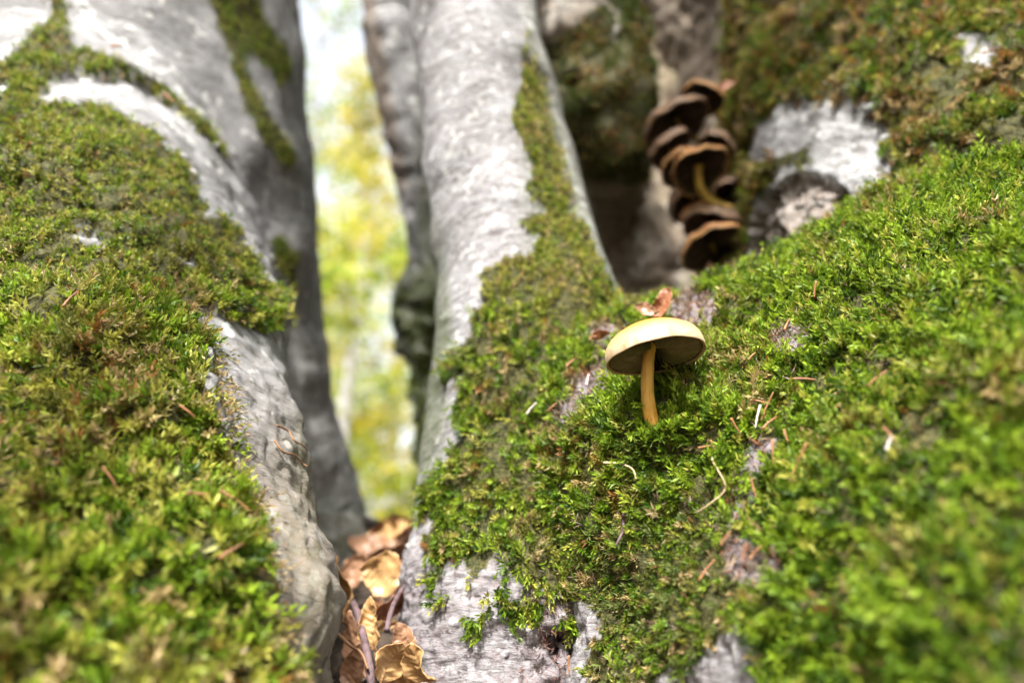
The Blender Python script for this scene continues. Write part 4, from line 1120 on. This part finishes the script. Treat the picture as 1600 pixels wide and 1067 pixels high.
prof = [(-1, 0), (-.55, .42), (0, .58), (.55, .36), (1, 0), (.55, -.36), (0, -.58), (-.55, -.42)]
V = np.stack([c + a_ * s_ * u0 + b_ * s_ * v0 + nn * s_ * 0.25 * abs(v0) for u0, v0 in prof], 1).reshape(-1, 3)
i = np.arange(n)[:, None] * 8
F = np.concatenate([i + np.array([0, 1, 7]), i + np.array([1, 2, 7]), i + np.array([2, 6, 7]), i + np.array([2, 3, 6]), i + np.array([3, 5, 6]), i + np.array([3, 4, 5])], 1).reshape(-1, 3)
pc = palette(n, [(2, (0.14, 0.24, 0.03)), (1, (0.25, 0.30, 0.04))])
bo = link('added_shade_bough', tube_mesh(np.array([at(1150, -1800, 1.3), c.mean(0) + np.array([.35, .2, .15]), c.mean(0), c.mean(0) - np.array([.3, .2, -.05])]) - np.array(treeE.location), .02, .004, 8, 'added_shade_bough', M_bark, 30), treeE)
for an in ('moss', 'algae', 'brown', 'along', 'around'): bo.data.attributes.new(an, 'FLOAT', 'POINT')
lv = link('leaves', mesh_np('leaves', V - np.array(treeE.location), F, [M_shade_leaf], False, None, {'Col': np.repeat(np.clip(pc, 0, 1), 8, 0)}), bo)  # added out-of-view leaves that cast the shade
lv['kind'] = 'stuff'
M_ftrunk = bark_material('far_bark', pale=(0.34, 0.33, 0.31), mid=(0.22, 0.21, 0.20), grain=0.1)
def far_tree(label, x, y, h, rad, r0, pal, nleaf, seed, crown_low=0.15, leaf=0.05):
    g = np.random.default_rng(seed)
    root = empty('background_tree', (x, y, -0.05)); tag(root, label, 'tree', 'background trees')
    lean = g.normal(size=2) * 0.05 * h
    pts = [(0, 0, -0.1), (lean[0] * .2, lean[1] * .2, h * .25), (lean[0] * .5, lean[1] * .5, h * .6), (lean[0], lean[1], h)]
    V = [np.array(p, float) for p in pts]
    ax = catmull(np.array(V), 40)
    s_me = tube_mesh(pts, r0, r0 * 0.15, 12, 'trunk', M_ftrunk, 40)
    for an in ('moss', 'algae', 'brown', 'along', 'around'): s_me.attributes.new(an, 'FLOAT', 'POINT')
    link('trunk', s_me, root)
    ends = []
    for k in range(16):
        t = crown_low + (1 - crown_low) * (k + g.random()) / 16
        p0 = ax[min(39, int(t * 39))]
        a = g.random() * 6.28
        reach = rad * (0.55 + 0.6 * g.random()) * (1.1 - 0.6 * t)
        dv = np.array([math.cos(a), math.sin(a), 0.15 + 0.4 * t])
        p2 = p0 + dv * reach; p1 = p0 + dv * reach * 0.5 + np.array([0, 0, 0.08 * reach])
        bm = tube_mesh([p0, p1, p2], r0 * 0.22, r0 * 0.04, 6, 'limb', M_ftrunk, 10)
        for an in ('moss', 'algae', 'brown', 'along', 'around'): bm.attributes.new(an, 'FLOAT', 'POINT')
        link('limb', bm, root)
        ends += [p0 + (p2 - p0) * f for f in (0.35, 0.55, 0.75, 0.9, 1.0)]
    ends = np.array(ends)
    k = g.integers(0, len(ends), nleaf)
    c = ends[k] + g.normal(size=(nleaf, 3)) * np.array([0.20, 0.20, 0.10]) * rad * 0.5
    n_ = unit(g.normal(size=(nleaf, 3)) + np.array([0, 0, 1.1])); a = unit(np.cross(n_, g.normal(size=(nleaf, 3)))); b = np.cross(n_, a)
    s = (leaf * (0.6 + 0.7 * g.random(nleaf)))[:, None]
    V = np.stack([c - a * s, c + b * s * .55 + n_ * s * .12, c + a * s, c - b * s * .55 + n_ * s * .12], 1).reshape(-1, 3)
    i = np.arange(nleaf)[:, None] * 4
    F = np.concatenate([i + np.array([0, 1, 2]), i + np.array([0, 2, 3])], 1).reshape(-1, 3)
    pc = np.array(pal)[g.integers(0, len(pal), nleaf)] * (0.7 + 0.6 * g.random((nleaf, 1)))
    link('crown', mesh_np('crown', V, F, [M_fleaf], False, None, {'Col': np.repeat(np.clip(pc, 0, 1), 4, 0)}), root)
# unseen leaf dome added overhead to hold back sky light, with a gap for sun
def added_shade_crown(tree, side, count, seed, trunk_top):
    g = np.random.default_rng(seed)
    az = g.uniform(0, 360, count * 3); el = np.degrees(np.arcsin(g.uniform(math.sin(math.radians(4)), 1, count * 3)))
    front = np.minimum(az, 360 - az)
    ok = ~((front < 42) & (el < 58)) & (((az < 180) == (side > 0)))
    az, el = np.radians(az[ok][:count]), np.radians(el[ok][:count])
    rr = g.uniform(2.6, 4.6, len(az))
    c = np.column_stack([np.sin(az) * np.cos(el), np.cos(az) * np.cos(el), np.sin(el)]) * rr[:, None] + np.array([0, 0.4, 0.25])
    c = c[fbm(c, 1.1, 2, seed) > -0.28]
    q = c - np.array([0, 0.4, 0.35]); off_axis = np.linalg.norm(q - (q @ to_sun)[:, None] * to_sun, axis=1)
    c = c[(off_axis > 0.95) & (c[:, 2] > 0.05)]
    n = len(c)
    nn = unit(g.normal(size=(n, 3)) * 0.6 + np.array([0, 0, 1.0])); a_ = unit(np.cross(nn, g.normal(size=(n, 3)))); b_ = np.cross(nn, a_)
    s_ = (0.085 * (0.7 + 0.6 * g.random(n)))[:, None]
    V = np.stack([c - a_ * s_, c + b_ * s_ * .55 + nn * s_ * .1, c + a_ * s_, c - b_ * s_ * .55 + nn * s_ * .1], 1).reshape(-1, 3)
    i = np.arange(n)[:, None] * 4
    F = np.concatenate([i + np.array([0, 1, 2]), i + np.array([0, 2, 3])], 1).reshape(-1, 3)
    pc = palette(n, [(2, (0.13, 0.20, 0.03)), (1, (0.22, 0.24, 0.05)), (1, (0.10, 0.14, 0.03))])
    base = np.array(tree.location)
    cr = link('crown', mesh_np('crown', V - base, F, [M_shade_leaf], False, None, {'Col': np.repeat(np.clip(pc, 0, 1), 4, 0)}), tree)  # added out-of-view foliage that blocks sky light
    for k in range(7):
        e = c[g.integers(0, n)]
        mid = (trunk_top + e) / 2 + np.array([0, 0, 0.25])
        lb = link('limb', tube_mesh(np.array([trunk_top, mid, e]) - base, .03, .006, 8, 'limb', M_bark, 20), cr)
        for an in ('moss', 'algae', 'brown', 'along', 'around'): lb.data.attributes.new(an, 'FLOAT', 'POINT')
added_shade_crown(treeA, -1, 16000, 301, at(30, -2600, 1.0))
added_shade_crown(treeE, 1, 12000, 302, at(1150, -1800, 1.2))
YG = [(0.24, 0.30, 0.025), (0.36, 0.36, 0.035), (0.13, 0.20, 0.02)]
YY = [(0.46, 0.36, 0.03), (0.38, 0.34, 0.04), (0.22, 0.27, 0.03)]
GG = [(0.13, 0.21, 0.02), (0.20, 0.28, 0.03), (0.30, 0.32, 0.035)]
far = [(-1.55, 6.2, 3.6, 1.5, .05, YG, 2600, 'low yellow green young beech blurred at the bottom of the gap'),
       (-2.6, 9.5, 8.0, 2.4, .10, YY, 4200, 'yellow leaved beech blurred in the middle of the gap'),
       (-1.6, 12.5, 13., 3.4, .16, YG, 5200, 'tall yellow green beech blurred high in the gap'),
       (-4.4, 13.5, 14., 3.2, .16, GG, 4200, 'tall greener beech blurred at the left of the gap'),
       (-3.3, 18., 17., 4.0, .2, YY, 5200, 'distant tall golden beech blurred in the gap'),
       (-6.5, 24., 18., 5.0, .25, YG, 5200, 'farthest pale beech blurred behind the left trunk'),
       (1.5, 11., 10., 3.0, .14, GG, 2600, 'blurred green beech hidden behind the central trunk'),
       (4.5, 15., 14., 3.6, .18, YG, 2600, 'blurred beech far behind the old mossy tree'),
       (-8.5, 14., 13., 3.6, .18, YY, 2600, 'blurred yellow beech far behind the left trunk')]
for k, (x, y, h, r, r0, pal, nl, lab) in enumerate(far):
    far_tree(lab, x, y, h, r, r0, pal, int(nl * 1.25), 200 + k, 0.12, 0.045 + 0.0016 * y)
print('moss tris', moss_tris, nF, nB)
